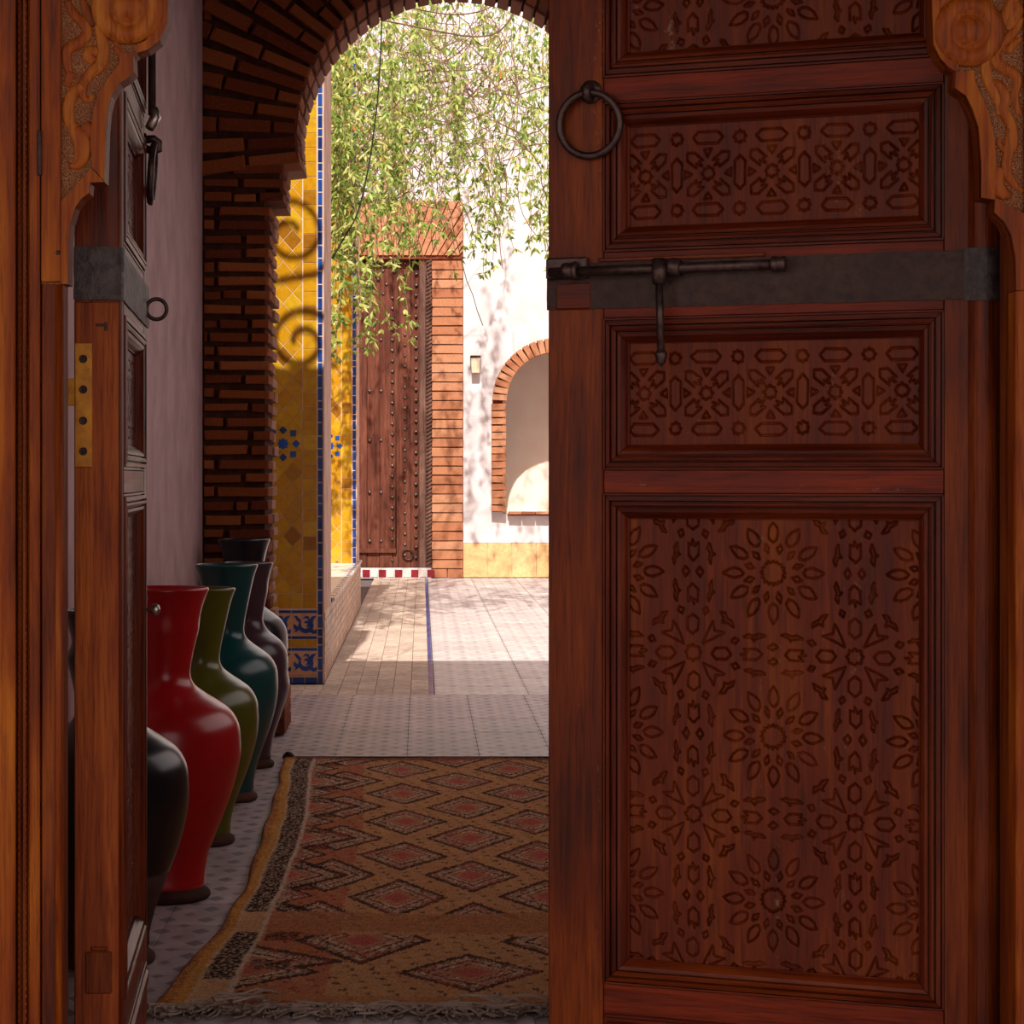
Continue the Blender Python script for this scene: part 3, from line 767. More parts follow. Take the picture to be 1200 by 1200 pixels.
def relief_mesh(name, u0, u1, z0, z1, y, shapes, **k):
    xs, zs, H = relief(u0, u1, z0, z1, shapes, **k)
    nz, nx = H.shape; GX, GZ = np.meshgrid(xs, zs)
    co = np.empty((nz, nx, 3), np.float32); co[..., 0] = -GX; co[..., 1] = y-H; co[..., 2] = GZ
    idx = np.arange(nz*nx).reshape(nz, nx)
    f = np.stack([idx[:-1, :-1], idx[1:, :-1], idx[1:, 1:], idx[:-1, 1:]], -1).reshape(-1, 4)
    me = bpy.data.meshes.new(name); me.vertices.add(nz*nx); me.vertices.foreach_set('co', co.ravel())
    me.loops.add(f.size); me.loops.foreach_set('vertex_index', f.ravel().astype(np.int32)); me.polygons.add(len(f))
    me.polygons.foreach_set('loop_start', np.arange(0, f.size, 4, dtype=np.int32)); me.polygons.foreach_set('use_smooth', np.ones(len(f), bool)); me.update(calc_edges=True); me.validate()
    return me

# ---------------------------------------------------------------- door leaf (x runs from the hinge, at 0, to -W at the free edge)
W = .82; TH = .078
PAN = [(1.935, 2.52, 'r', 2.02), (1.613, 1.797, 's', 1.705), (1.211, 1.398, 's', 1.3045), (.263, 1.075, 'r', .978), (-9, -9, '', 0)]
U0, U1 = .139, .667       # carved field along the leaf
MW = .046
PROF = [(0, .001), (.0028, .001), (.0034, -.005), (.005, -.005), (.0056, .004), (.0125, .0055), (.0145, -.004), (.0160, -.004), (.0168, .005), (.021, .0062), (.0245, .0035), (.0255, -.004), (.0272, -.004), (.028, .003), (.034, .0015), (.040, -.005), (.0445, -.012), (.046, -.013), (.046, -.022)]
def moulding(side, u0, u1, z0, z1):
    """one mitred side of the frame around field (u0,u1,z0,z1)"""
    m = MB(); V = []; Fc = []
    for (d, h) in PROF:
        e = MW-d; g = .0007
        if side == 'top': a = (-(u0-e)-g, -h, z1+e); b_ = (-(u1+e)+g, -h, z1+e)
        elif side == 'bottom': a = (-(u0-e)-g, -h, z0-e); b_ = (-(u1+e)+g, -h, z0-e)
        elif side == 'hinge': a = (-(u0-e), -h, z0-e+g); b_ = (-(u0-e), -h, z1+e-g)
        else: a = (-(u1+e), -h, z0-e+g); b_ = (-(u1+e), -h, z1+e-g)
        V += [a, b_]
    n = len(PROF)
    for i in range(n-1): Fc.append((2*i, 2*i+1, 2*i+3, 2*i+2))
    b0 = len(V); V += [(V[0][0], .012, V[0][2]), (V[1][0], .012, V[1][2]), (V[2*n-2][0], .03, V[2*n-2][2]), (V[2*n-1][0], .03, V[2*n-1][2])]
    Fc += [(0, b0, b0+1, 1), (2*n-2, 2*n-1, b0+3, b0+2), (b0, b0+2, b0+3, b0+1)]
    return m.add(V, Fc)
meshes = {}
def leaf(loc, rz, sx, label, right):
    root = empty('door_leaf', loc, rz, label, 'door', 'pair of old wooden door leaves'); root.scale = (sx, 1, 1)
    def put(name, key, make, mat, **kw):
        if key not in meshes: meshes[key] = make(); meshes[key].materials.append(mat)
        o = bpy.data.objects.new(name, meshes[key]); link(o, root); return tag(o, **kw) if kw else o
    def stile_h():
        m = MB(); r = .026; P = []
        u = U0-MW
        # rounded hinge corner profile extruded in z
        prof = [(-u+.001, .0), (-.052, 0), (-.050, -.004)]+[(-.026+r*math.sin(a), -.0+r-r*math.cos(a)-.004) for a in np.linspace(-.6, PI/2, 10)]+[(0, TH), (-u+.001, TH)]
        n = len(prof); V = [(x, y, z) for z in (.012, 2.78) for (x, y) in prof]
        Fc = [(i, (i+1) % n, n+(i+1) % n, n+i) for i in range(n)]+[tuple(range(n)), tuple(reversed(range(n, 2*n)))]
        return m.add(V, Fc).mesh('stile')
    put('stile', 'sh', stile_h, M['door_v'])
    put('stile', 'sf', lambda: MB().box(-W, -(U1+MW)-.001, 0, TH, .012, 2.78, .003).mesh('stile'), M['door_v'])
    put('back_board', 'bb', lambda: MB().box(-(U1+MW), -(U0-MW), .034, TH-.004, .012, 2.78).mesh('back_board'), M['door_v'])
    tops = [2.78, 1.935-MW, 1.613-MW, 1.211-MW, .263-MW]; bots = [2.52+MW, 1.797+MW, 1.398+MW, 1.075+MW, .012]
    for i, (a, c) in enumerate(zip(tops, bots)):
        if a-c < .01: continue
        put('rail', 'rl%d' % i, lambda: MB().box(-(U1+MW)+.0005, -(U0-MW)-.0005, .0005, TH-.01, c+.0008, a-.0008, .0015).mesh('rail'), M['door_h'])
    # low mouldings across the foot rail
    put('foot_moulding', 'fm', lambda: MB().box(-(U1+MW)+.004, -(U0-MW)-.004, -.006, .004, .155, .163, .002).box(-(U1+MW)+.004, -(U0-MW)-.004, -.010, .004, .118, .148, .005).box(-(U1+MW)+.004, -(U0-MW)-.004, -.006, .004, .106, .112, .002).mesh('foot_moulding'), M['mould_h'])
    for i, (z0, z1, typ, zc) in enumerate(PAN[:4]):
        def mk():
            sh = (pat_rosettes if typ == 'r' else pat_strip)(U0, U1, z0, z1, .400 if typ == 'r' else (.523 if i == 2 else .520), zc)
            sh = [s for s in sh if min(p[0] for p in s) > U0+.003 or max(p[0] for p in s) < U1-.003]
            return relief_mesh('carved_panel', U0-.003, U1+.003, z0-.003, z1+.003, .018, sh, seed=i)
        put('carved_panel', 'pn%d' % i, mk, M['panel'])
        for sd_ in ('top', 'bottom', 'hinge', 'free'):
            put('moulding', 'mo%d%s' % (i, sd_), lambda: moulding(sd_, U0, U1, z0, z1).mesh('moulding'), M['mould_h'] if sd_ in ('top', 'bottom') else M['mould_v'])
    def strap():
        n = 60; m = MB(); V = []; Fc = []; rs = random.Random(5)
        for j, z in enumerate(np.linspace(1.462, 1.548, 9)):
            for i in range(n+1):
                u = W+.0015-(W-.055)*i/n; y = -.0045+rs.uniform(-.0012, .0012) if 0 < j < 8 else -.0035
                V.append((-u, y, z+(rs.uniform(-.0012, .0012) if j in (0, 8) else 0)))
        for j in range(8):
            for i in range(n): a = j*(n+1)+i; Fc.append((a, a+1, a+n+2, a+n+1))
        m.add(V, Fc, True)
        m.box(-W-.0015, -.056, -.0025, .006, 1.4625, 1.5475)
        return m.mesh('strap', False)
    put('strap', 'st', strap, M['strap'], label='dark hammered iron strap across the leaf')
    def cap():
        r = .030; P = [(-.058, -.005), (-.05, -.007)]+[(-.026+r*math.sin(a), r-r*math.cos(a)-.0075) for a in np.linspace(-.6, PI/2, 10)]+[(.0045, TH+.001)]
        m = MB(); n = len(P); zs = np.linspace(1.459, 1.551, 7); rs = random.Random(2); V = [(x+rs.uniform(-.0006, .0006), y+rs.uniform(-.0006, .0006), z) for z in zs for (x, y) in P]
        Fc = [(j*n+i, j*n+i+1, (j+1)*n+i+1, (j+1)*n+i) for j in range(6) for i in range(n-1)]
        m.add(V, Fc, True); return m.mesh('strap_end', False)
    put('strap_end', 'cp', cap, M['cap'] if right else M['cap'])
    # ring knocker
    zr = 1.802 if right else 1.775
    ring = put('ring_pull', 'ring%d' % right, lambda: MB().tube([(-.735+.058*math.sin(a), -.016-.004*math.cos(a), zr+.058*math.cos(a)) for a in np.linspace(0, 2*PI, 49)[:-1]], .0072, 12, closed=True).mesh('ring_pull'), M['iron'], label='round iron ring pull')
    def staple():
        m = MB(); z = zr+.062; m.lathe([(.022, 0), (.021, -.003), (.012, -.005), (.001, -.005)], 20, (-.737, 0, z), axis='Y')
        m.tube([(-.737, .0, z+.008), (-.737, -.018, z+.010), (-.737, -.029, z+.002), (-.737, -.029, z-.012), (-.737, -.018, z-.016), (-.737, 0, z-.010)], .0085, 10); return m.mesh('staple')
    if 'stp%d' % right not in meshes: meshes['stp%d' % right] = staple(); meshes['stp%d' % right].materials.append(M['iron'])
    link(bpy.data.objects.new('staple', meshes['stp%d' % right]), ring)
    if right:
        zb = 1.532
        def bolt():
            m = MB(); m.cyl((-W+.010, -.026, zb-.002), (-.38, -.022, zb), .0092, 14)
            m.lathe([(.001, 0), (.013, .002), (.0145, .007), (.012, .012), (.014, .017), (.0105, .022), (.009, .024)], 16, (0, 0, 0))
            # knob is turned onto the bar end
            k = len(m.v)-7*16
            for i in range(k, len(m.v)): x, y, z = m.v[i]; m.v[i] = (-.366-z*1.0, -.022+x, zb+y)
            return m.mesh('bolt')
        bo = put('bolt', 'bolt', bolt, M['iron'], label='long sliding iron bolt')
        def bh():
            m = MB(); x = -.598
            m.tube([(x, -.026, zb+.014), (x, -.032, zb-.01), (x, -.034, zb-.03)], [.015, .015, .012], 12)
            m.cyl((x, -.034, zb-.02), (x+.003, -.030, zb-.158), .0072, 12)
            m.tube([(x+.003, -.030, zb-.150), (x+.003, -.030, zb-.156), (x+.003, -.030, zb-.160), (x+.003, -.03, zb-.166), (x+.003, -.03, zb-.172), (x+.003, -.03, zb-.180)], [.008, .0115, .0115, .010, .0085, .0008], 12); return m.mesh('bolt_handle')
        h = bpy.data.objects.new('bolt_handle', bh()); link(h, bo, M['iron'])
        for k, (u, w_, r_) in enumerate(((.772, .026, .0155), (.572, .022, .0175), (.760, .010, .0175), (.388, .012, .014))):
            m = MB(); m.tube([(-u-w_/2, -.0235, zb), (-u-w_*.3, -.0235, zb), (-u+w_*.3, -.0235, zb), (-u+w_/2, -.0235, zb)], [r_*.86, r_, r_, r_*.86], 14); m.box(-u-w_/2, -u+w_/2, -.024, 0, zb-r_*.8, zb+r_*.8, .002)
            m.build('bolt_keeper', M['iron'], root)
        b = MB(); b.box(-W+.0, -.74, -.016, -.002, zb-.014, zb+.026, .003); b.build('bolt_plate', M['iron'], root)
        b = MB(); b.box(-W+.016, -.735, -.0065, .002, 1.462, 1.512, .003); b.box(-.722, -.41, -.006, .0, 1.548, 1.556, .002); b.build('wood_patch', M['mould_h'], root)
    return root
lR = leaf((1.0015, 4.0, 0), math.radians(-21.0), 1, 'big carved wooden door leaf with ring pull and long sliding iron bolt', True)
lL = leaf((-.524, 4.0, 0), math.radians(93.5), -1, 'left carved wooden door leaf seen edge-on beside the row of vases', False)
# left leaf extras: eye ring, rod, knob, hinge edge hardware
def lput(name, mb, mat, **kw): o = mb.build(name, mat, lL); return tag(o, **kw) if kw else o
lput('eye_ring', MB().tube([(-.74, -.024-.021*math.cos(a), 1.497+.021*math.sin(a)) for a in np.linspace(0, 2*PI, 25)[:-1]], .0042, 8, closed=True).cyl((-.74, 0, 1.497), (-.74, -.006, 1.497), .008, 10), M['iron'])
lput('bolt_rod', MB().cyl((-.70, -.017, 1.89), (-.70, -.017, 2.5), .008, 12).box(-.712, -.688, -.020, 0, 2.2, 2.23, .002), M['strap'])
lput('rod_tip', MB().tube([(-.70, -.020, 1.905), (-.70, -.024, 1.885), (-.69, -.012, 1.862)], [.009, .012, .010], 10), M['satin'])
lput('knob', MB().lathe([(.004, 0), (.005, -.010), (.011, -.014), (.013, -.021), (.009, -.028), (.001, -.030)], 14, (-.775, 0, .877), axis='Y'), M['satin'], label='small pale metal knob')
lput('hinge_board', MB().box(.0, .004, .002, TH, .012, 1.455, .002), M['edge'])
hp = lput('hinge_plate', MB().box(.003, .009, .047, .077, 1.168, 1.384, .0015).box(.003, .007, .07, .090, 1.275, 1.322, .001), M['brass'], label='brass hinge plate with four screws')
for zz in (1.356, 1.303, 1.249, 1.196):
    s_ = MB(); s_.lathe([(.0072, .0), (.0068, .0028), (.005, .0032), (.0042, .0016), (.002, .0016), (.0016, .003), (.0005, .003)], 14)
    for i in range(len(s_.v)): x, y, z = s_.v[i]; s_.v[i] = (.0088+z, .062+x, zz+y)
    s_.build('screw', M['strap'], hp)
lput('keyhole', MB().box(.001, .0048, .020, .027, 1.405, 1.42, .001).box(.001, .0046, .026, .042, 1.412, 1.418, .001), M['ceil'])
lput('edge_patch', MB().box(.001, .0065, .012, .060, .255, .33, .003).box(.0, .0062, .020, .05, .33, .338, .002), M['frame_dark'])

# ---------------------------------------------------------------- door frame with carved arch
FYF = 3.82; S = F/FYF
def fp(x, y): return ((x-VX)/S, CZ+(VY-y)/S)
frame = empty('carved_doorway', (.2, FYF, 0), 0, 'carved wooden doorway frame with lobed arch and scroll relief, around both leaves', 'doorway')
frame['kind'] = 'thing'
FX = .2
def fo(mb, name, mat):
    for i in range(len(mb.v)): x, y, z = mb.v[i]; mb.v[i] = (x-FX, y-FYF, z)
    return mb.build(name, mat, frame)
LO = [(197, -60), (197, 0), (196, 27), (187, 47), (173, 58), (160, 62), (156, 66), (157, 84), (150, 91), (140, 97), (130, 112), (126, 128), (124, 150), (123, 185), (122, 213), (105, 214), (104, 226), (95, 233), (88, 243), (82, 262), (80, 285), (79.5, 333)]
RO = [(1092, -60), (1092, 0), (1094, 52), (1102, 68), (1112, 79), (1120, 83), (1119, 103), (1132, 112), (1140, 128), (1147, 150), (1150, 190), (1150, 232), (1166, 234), (1165, 249), (1177, 260), (1185, 275), (1190, 300), (1191, 340)]
for side, OUT, bx_, sg in (('l', LO, 48, -1), ('r', RO, 1201, 1)):
    out = [fp(*p) for p in OUT]
    ex = fp(bx_+(120 if sg > 0 else 0), 0)[0]
    poly = [(ex, out[0][1])]+out+[(ex, out[-1][1])]
    m = MB(); m.prism(poly if sg < 0 else list(reversed(poly)), FYF+.0062, FYF+.055)
    fo(m, 'arch_board', M['frame_dark'])
    m = MB(); m.prism(poly if sg < 0 else list(reversed(poly)), FYF+.0050, FYF+.0066); fo(m, 'carving_ground', M['ground'])
    # raised border pieces along the outline
for nm, P in (('arch_border', [(197, -60), (197, 0), (196, 27), (187, 47), (173, 58), (160, 62), (157, 54), (170, 48), (180, 38), (187, 22), (188, 0), (188, -60)]),
              ('arch_border', [(156, 63), (157, 84), (150, 91), (140, 97), (130, 112), (126, 128), (124, 150), (123, 185), (122, 212), (108, 196), (106, 165), (109, 130), (116, 108), (128, 90), (139, 76), (142, 62)]),
              ('arch_border', [(122, 213), (105, 214), (104, 226), (95, 233), (88, 243), (82, 262), (80, 285), (79.5, 333), (71.6, 333), (71.6, 236), (88, 218), (107, 197)]),
              ('arch_border', [(1092, -60), (1092, 0), (1094, 52), (1102, 68), (1112, 79), (1121, 84), (1124, 76), (1112, 68), (1104, 54), (1101, 30), (1101, -60)]),
              ('arch_border', [(1120, 85), (1119, 103), (1132, 112), (1140, 128), (1147, 150), (1150, 190), (1150, 231.6), (1166, 233.6), (1168, 200), (1165, 160), (1158, 130), (1149, 110), (1143, 96), (1141, 82)]),
              ('arch_border', [(1150, 232), (1166, 234), (1165, 249), (1177, 260), (1185, 275), (1190, 300), (1191, 340), (1215, 340), (1215, 258), (1196, 248), (1180, 240), (1168, 233.6)])):
    m = MB(); m.prism([fp(*q) for q in P], FYF-.001, FYF+.012); fo(m, nm, M['frame'])
def scroll(pts, r0, r1, name='scroll_carving', cl=6, flat=.6):
    P = catmull([fp(*p) for p in pts], cl); n = len(P)
    rr = [1.3*(r0+(r1-r0)*(i/(n-1)))*(.55+.45*math.sin(PI*min(1, .12+i/(n-1)*.95))) for i in range(n)]
    m = MB(); m.tube([(x, FYF+.006, z) for x, z in P], rr, 10, sc=(flat, 1.0))
    fo(m, name, M['carving'])
sL = [([(113, -10), (114, 15), (118, 38), (121, 58), (117, 76), (105, 86), (97, 98), (97, 112), (104, 117), (108, 111)], .009, .007),
      ([(78, 0), (86, 16), (97, 26), (102, 38), (92, 50), (80, 56), (77, 66), (80, 82), (84, 96)], .007, .009),
      ([(96, 100), (86, 108), (80, 122), (80, 138), (86, 152), (90, 166), (90, 182), (86, 192)], .010, .006),
      ([(98, 146), (103, 152), (100, 158), (92, 160)], .011, .008),
      ([(116, 60), (107, 60), (104, 66), (110, 72)], .008, .010),
      ([(122, 8), (128, 30), (134, 46), (142, 58)], .008, .004),
      ([(110, 30), (104, 18), (98, 4), (94, -10)], .008, .005),
      ([(88, 150), (97, 162), (99, 178), (92, 192), (80, 194)], .010, .008),
      ([(84, 84), (80, 94), (78, 102)], .009, .004),
      ([(134, 54), (141, 64), (142, 72), (136, 80)], .005, .004)]
for a in sL: scroll(*a)
sR = [([(1150, -10), (1160, 12), (1165, 30), (1163, 50), (1156, 70), (1158, 92), (1166, 108), (1172, 122), (1172, 134)], .007, .009),
      ([(1200, 20), (1186, 40), (1172, 52), (1166, 64), (1172, 76), (1186, 84), (1194, 94), (1190, 112), (1196, 134)], .008, .009),
      ([(1160, 96), (1172, 100), (1178, 112), (1176, 128), (1186, 146), (1188, 170), (1180, 176), (1172, 168), (1172, 162)], .008, .007),
      ([(1186, 150), (1182, 180), (1180, 200), (1190, 216), (1200, 224)], .009, .006),
      ([(1190, -5), (1184, 10), (1178, 24), (1188, 30)], .010, .008),
      ([(1176, 52), (1182, 58), (1190, 50), (1198, 44)], .006, .006),
      ([(1186, 4), (1192, 12), (1186, 26), (1182, 34)], .012, .008),
      ([(1172, 196), (1168, 214), (1176, 226), (1186, 228)], .012, .01)]
for a in sR: scroll(*a)
def boss(cx, cy, r, mirror):
    x, z = fp(cx, cy); m = MB()
    m.lathe([(r*1.0, .004), (r*.98, -.003), (r*.80, -.0085), (r*.58, -.009), (r*.50, -.002), (r*.42, -.004), (r*.30, -.011), (r*.1, -.013), (.0005, -.013)], 40, (x, FYF+.002, z), axis='Y')
    fo(m, 'volute_boss', M['carving'])
boss(150, 8, .062, 1); boss(1136, 36, .060, -1)
scroll([(176, -20), (184, 0), (182, 24), (172, 40)], .006, .006); scroll([(166, -25), (172, -8), (174, 12)], .006, .005)
scroll([(1106, -10), (1104, 10), (1108, 30), (1116, 44)], .006, .006); scroll([(1116, -15), (1112, 5), (1112, 25)], .006, .005)
# posts of the frame
def post(x0, x1, y0, y1, z0, z1, mat, nm='post', ch=.003):
    m = MB(); m.box((x0-VX)/S, (x1-VX)/S, y0, y1, z0, z1, ch); return fo(m, nm, mat)
post(-190, 19, FYF-.012, FYF+.06, 0, 3.1, M['frame'])
post(20, 27, FYF-.002, FYF+.06, 0, 3.1, M['frame_dark'], 'bead', .004)
post(27.6, 31.5, FYF-.010, FYF+.06, 0, 3.1, M['frame_dark'], 'bead', .004)
m = MB()
for k in range(240):
    z = .01+k*.0125; m.box((22-VX)/S, (22-VX)/S+.002, FYF-.006, FYF, z, z+.008, .001); m.box((30.8-VX)/S, (30.8-VX)/S+.002, FYF-.0125, FYF-.006, z+.005, z+.011, .001)
c_ = fo(m, 'bead_carving', M['frame']); c_['kind'] = 'stuff'
post(32.5, 46.5, FYF-.004, FYF+.06, 0, 3.1, M['frame'], 'post', .004)
post(48, 71.5, FYF-.001, FYF+.055, 1.475, 3.1, M['frame'], 'post', .002)
m = MB(); m.box((48-VX)/S, (74-VX)/S, FYF+.004, FYF+.055, 0, 1.472, .002); fo(m, 'post', M['frame_dark'])
m = MB(); m.tube([((68.5-VX)/S, FYF+.004, 0.0), ((68.5-VX)/S, FYF+.004, 1.47)], .006, 8); fo(m, 'bead', M['frame'])
post(1191, 1240, FYF+.0, FYF+.055, 0, 1.462, M['frame'], 'post')
post(1240, 1420, FYF-.012, FYF+.06, 0, 3.1, M['frame'], 'post')
m = MB(); m.box((1200-VX)/S, (1206-VX)/S, FYF-.002, FYF+.01, 1.47, 3.1, .002); fo(m, 'bead', M['frame_dark'])
m = MB(); m.box((52-VX)/S-.011, (52-VX)/S-.004, FYF-.008, FYF+.0, CZ+(VY-206)/S, CZ+(VY-153)/S, .002); fo(m, 'peg', M['strap'])
m = MB(); m.lathe([(.004, 0), (.003, -.002), (.0005, -.0025)], 10, (*fp(68, 296)[:1], FYF-.001, fp(68, 296)[1]), axis='Y'); fo(m, 'nail', M['strap'])
# arch top out of view: header
m = MB(); z0 = fp(0, -60)[1]; m.box(fp(48, 0)[0], fp(1310, 0)[0], FYF+.004, FYF+.055, fp(0, -330)[1], 3.1); 
m.prism([fp(48, -60), fp(197, -60), fp(300, -220), fp(300, -330), fp(48, -330)], FYF+.004, FYF+.055); m.prism([fp(1092, -60), fp(1310, -60), fp(1310, -330), fp(990, -330), fp(990, -220)], FYF+.004, FYF+.055)
fo(m, 'header', M['frame_dark'])
# backing jamb strips (rebate) behind the arch boards
post(-190, 62, FYF+.06, FYF+.145, 0, 3.1, M['frame_dark'], 'rebate')
post(1196, 1420, FYF+.06, FYF+.14, 0, 3.1, M['frame_dark'], 'rebate')

# ---------------------------------------------------------------- vases
def vase(X, Y, k, H, mats, label, rim=1.0, neck=1.0, foot=1.0, rb=.184, half_clay=False):
    """k radial scale; H height; profile measured on the teal vase"""
    P = [(.100, 0), (.107, .003), (.111, .012), (.111, .022), (.107, .032), (.098, .040)]
    P = [(r*foot, z) for r, z in P]
    prof = [(.0975*foot, .052), (.098*foot, .085), (.109, .146), (.124, .20), (.142, .26), (.162, .33), (.177, .40), (rb, .46), (rb, .51), (rb*.975, .56), (rb*.87, .605), (rb*.70, .637), (rb*.53, .663), (.072*neck, .69), (.063*neck, .722), (.067*neck, .77), (.075*neck, .82), (.083*neck, .865), (.091*rim, .91), (.100*rim, .955), (.109*rim, .985), (.1125*rim, .995), (.110*rim, 1.002), (.102*rim, .999), (.092*rim, .965), (.078*rim, .90), (.060*neck, .84), (.05*neck, .74)]
    root = empty('tall_vase', (X, Y, 0), 0, label, 'vase', 'row of tall glazed vases along the corridor wall')
    b = MB(); f = [(r*k, z*H*.85) for r, z in P]
    b.lathe(f+[(.092*foot*k, .050*H)], 48); b.build('foot', M['clay'], root)
    if half_clay:
        cut = 5; lo = [(r*k, z*H) for r, z in prof[:cut]]; q = [(r*k, z*H) for r, z in prof[cut-1:]]
        b = MB(); b.lathe([(.094*foot*k, .040*H)]+lo, 56); b.build('bare_stem', M['clay'], root)
    else: q = [(.095*foot*k, .040*H)]+[(r*k, z*H) for r, z in prof]
    q2 = catmull(q, 5); q2 = [(max(.002, a), c) for a, c in q2]
    b = MB(); b.lathe(q2, 72); b.build('body', mats, root)
    return root
m_teal = m_ceram('teal_glaze', '#06363a', '#0a4a46'); m_red = m_ceram('red_glaze', '#9a0a10', '#b40e12'); m_ol = m_ceram('olive_glaze', '#4a4a0c', '#5a5610')
m_bk = m_ceram('black_glaze', '#0e0e10', '#1a1816', .2); m_pu = m_ceram('plum_glaze', '#3c2830', '#4c323a', .2); m_bk2 = m_ceram('blue_black_glaze', '#10101a', '#1a1820')
vase(-.752, 5.47, 1.08, .835, m_bk, 'black vase with bare clay foot, nearest, half hidden by the left door leaf', foot=1.0, rb=.184, rim=.80, half_clay=True)
vase(-.706, 6.31, 1.13, .848, m_red, 'tall glossy red vase standing second in the row from the doorway', rim=.97, neck=1.02, foot=1.02, rb=.186)
vase(-.700, 7.26, 1.01, .802, m_ol, 'olive green vase between the red and the teal vase')
vase(-.697, 8.23, 1.00, .840, m_teal, 'dark teal green vase with wide flared rim, behind the olive one')
vase(-.690, 9.18, .93, .812, m_pu, 'plum brown vase mostly hidden behind the teal vase', rim=.95, rb=.17)
vase(-.765, 9.93, 1.0, .885, m_bk2, 'blue-black vase farthest back, against the brick arch', rb=.188, rim=1.0)

# ---------------------------------------------------------------- rug
EY = np.array([4.93, 5.36, 5.81, 6.34, 7.31, 8.39, 9.32]); EX = np.array([-.575, -.538, -.502, -.482, -.500, -.520, -.552])
def rug():
    Y0, Y1, X0, X1 = 4.965, 9.36, -.50, 1.02
    nx, ny = 340, 700
    u = np.linspace(0, 1, nx); v = np.linspace(0, 1, ny); U, V = np.meshgrid(u, v)
    PX = X0+(X1-X0)*U; PY = Y0+(Y1-Y0)*V
    rs = np.random.RandomState(4)
    wave = np.interp(PY, EY, EX)-X0
    WX = PX+wave*np.exp(-(PX-X0)/.30)+ .004*np.sin(PY*9)*np.exp(-(PX-X0)/.1)
    near = np.clip((PY-Y0)/.15, 0, 1)
    Z = .012+.0012*rs.randn(ny, nx)+.006*np.exp(-((PX-X0)/.03)**2)*np.abs(np.sin(PY*7))+.004*np.sin(PX*5+PY*3.1)**2
    # pattern coords
    x = PX+.010*np.sin(PY*2.3)+rs.randn(ny, nx)*.0015; y = PY+rs.randn(ny, nx)*.004+.012*np.sin(PX*6+1)
    n1 = rs.rand(ny, nx)
    def sm(k):
        a = rs.rand(ny//k+3, nx//k+3); fy = np.arange(ny)/k; fx = np.arange(nx)/k; iy = fy.astype(int); ix = fx.astype(int); ty = (fy-iy)[:, None]; tx = (fx-ix)[None]
        return (a[iy][:, ix]*(1-tx)+a[iy][:, ix+1]*tx)*(1-ty)+(a[iy+1][:, ix]*(1-tx)+a[iy+1][:, ix+1]*tx)*ty
    n2 = .5*sm(6)+.5*sm(14); rown = np.repeat(rs.rand(ny, 1), nx, 1)
    c = lambda h: np.array(hx(h)[:3])
    ochre, tan, red, dark, cream, gold, rose = c('#b87c50'), c('#c4946c'), c('#a64434'), c('#2c120c'), c('#ccb09a'), c('#c08434'), c('#b4544a')
    C = np.empty((ny, nx, 3)); C[:] = ochre
    C += (tan-ochre)*n2[..., None]
    def put(mask, col, w=1.0): C[mask] = C[mask]*(1-w)+col*w
    AX, BX = -.06, .147; P = .683
    def dmetric(cx, cy, hx_, hy_):
        # distance metric to the nearest diamond centre of a column lattice with x pitch .414
        a = np.abs(((x-cx)/.414+.5) % 1-.5)*.414; b_ = np.abs(((y-cy)/P+.5) % 1-.5)*P
        return a/hx_+b_/hy_
    far = y > 5.93
    inX = x > -.345
    dA = dmetric(AX, 6.25, .138, .275); dB = dmetric(BX, 6.59, .138, .275); d = np.minimum(dA, dB)
    d[~far] = 9
    # left edge half diamonds reach out of the dark band
    lx = np.abs(x+.40)/.19; ly = np.abs(((y-6.59)/P+.5) % 1-.5)*P/.30; dL = lx+ly
    ly2 = np.abs(((y-6.25)/P+.5) % 1-.5)*P/.2; dL2 = np.abs(x+.40)/.13+ly2
    dl = np.where(far & (x < -.17), np.minimum(dL, dL2+.15), 9)
    # near group below the plain band
    g = (y < 5.72) & (y > 5.06)
    dn = np.minimum(np.abs(((x-.115)/.50+.5) % 1-.5)*.50/.165+np.abs(y-5.30)/.20, 9)
    dn2 = np.abs(((x+.135)/.50+.5) % 1-.5)*.50/.165+np.abs(y-5.66)/.27
    dn3 = np.abs(x+.47)/.30+np.abs(y-5.42)/.24
    dg = np.where(g, np.minimum(np.minimum(dn, dn2), np.where(x < -.16, dn3, 9)), 9)
    for D in (np.where(inX, d, 9), dl, dg):
        put(D < 1.0, tan*.7+rose*.3, .85)
        put((D < 1.02) & (D > .89), dark, .9)
        put((D < .89) & (D > .72) & (n1 > .45), dark, .75)
        put((D < .84) & (D > .66) & (n1 < .5), cream, .8)
        put((D < .66) & (D > .58), dark, .85)
        put((D < .58) & (D > .44) & (n1 > .5), cream, .6)
        put(D < .42, tan*.5+red*.5, .8); put(D < .28, rose, .85); put((D < 1.0) & (D > .42) & (n2 > .6), red, .35)
        put((D < .47) & (D > .41) & (n1 > .3), dark, .7)
    # lattice dots in the light bands between diamonds
    allD = np.minimum(np.minimum(d, dl), dg)
    dots = (np.abs(((x+y*.2)/.052) % 1-.5) < .17) & (np.abs((y/.062+np.floor((x)/.052)*.5) % 1-.5) < .14) & (allD > 1.12) & (x > -.33)
    put(dots & (n2 > .3), dark, .8); put((allD > 1.05) & (n2 > .66) & ~dots, gold, .45)
    lf = (x < -.2) & (allD > 1.03) & (n2+.25*n1 > .42); put(lf, red, .55)
    # red zone left, small dark motifs
    mot = (x < -.29) & (x > -.385) & (np.abs(((y-.1)/.34) % 1-.5) < .16) & (np.abs(((x+.335)/.1)) < .42) & (n1 > .35); put(mot, dark, .85)
    plain = (y < 6.02) & (y > 5.76); put(plain, ochre*.8+red*.2, .75); put(plain & (n1 > .8), dark, .4)
    put((y < 5.06), ochre*.85, .8); put(y < 4.99, red*.7, .7)
    # border bands
    bx0 = x-X0
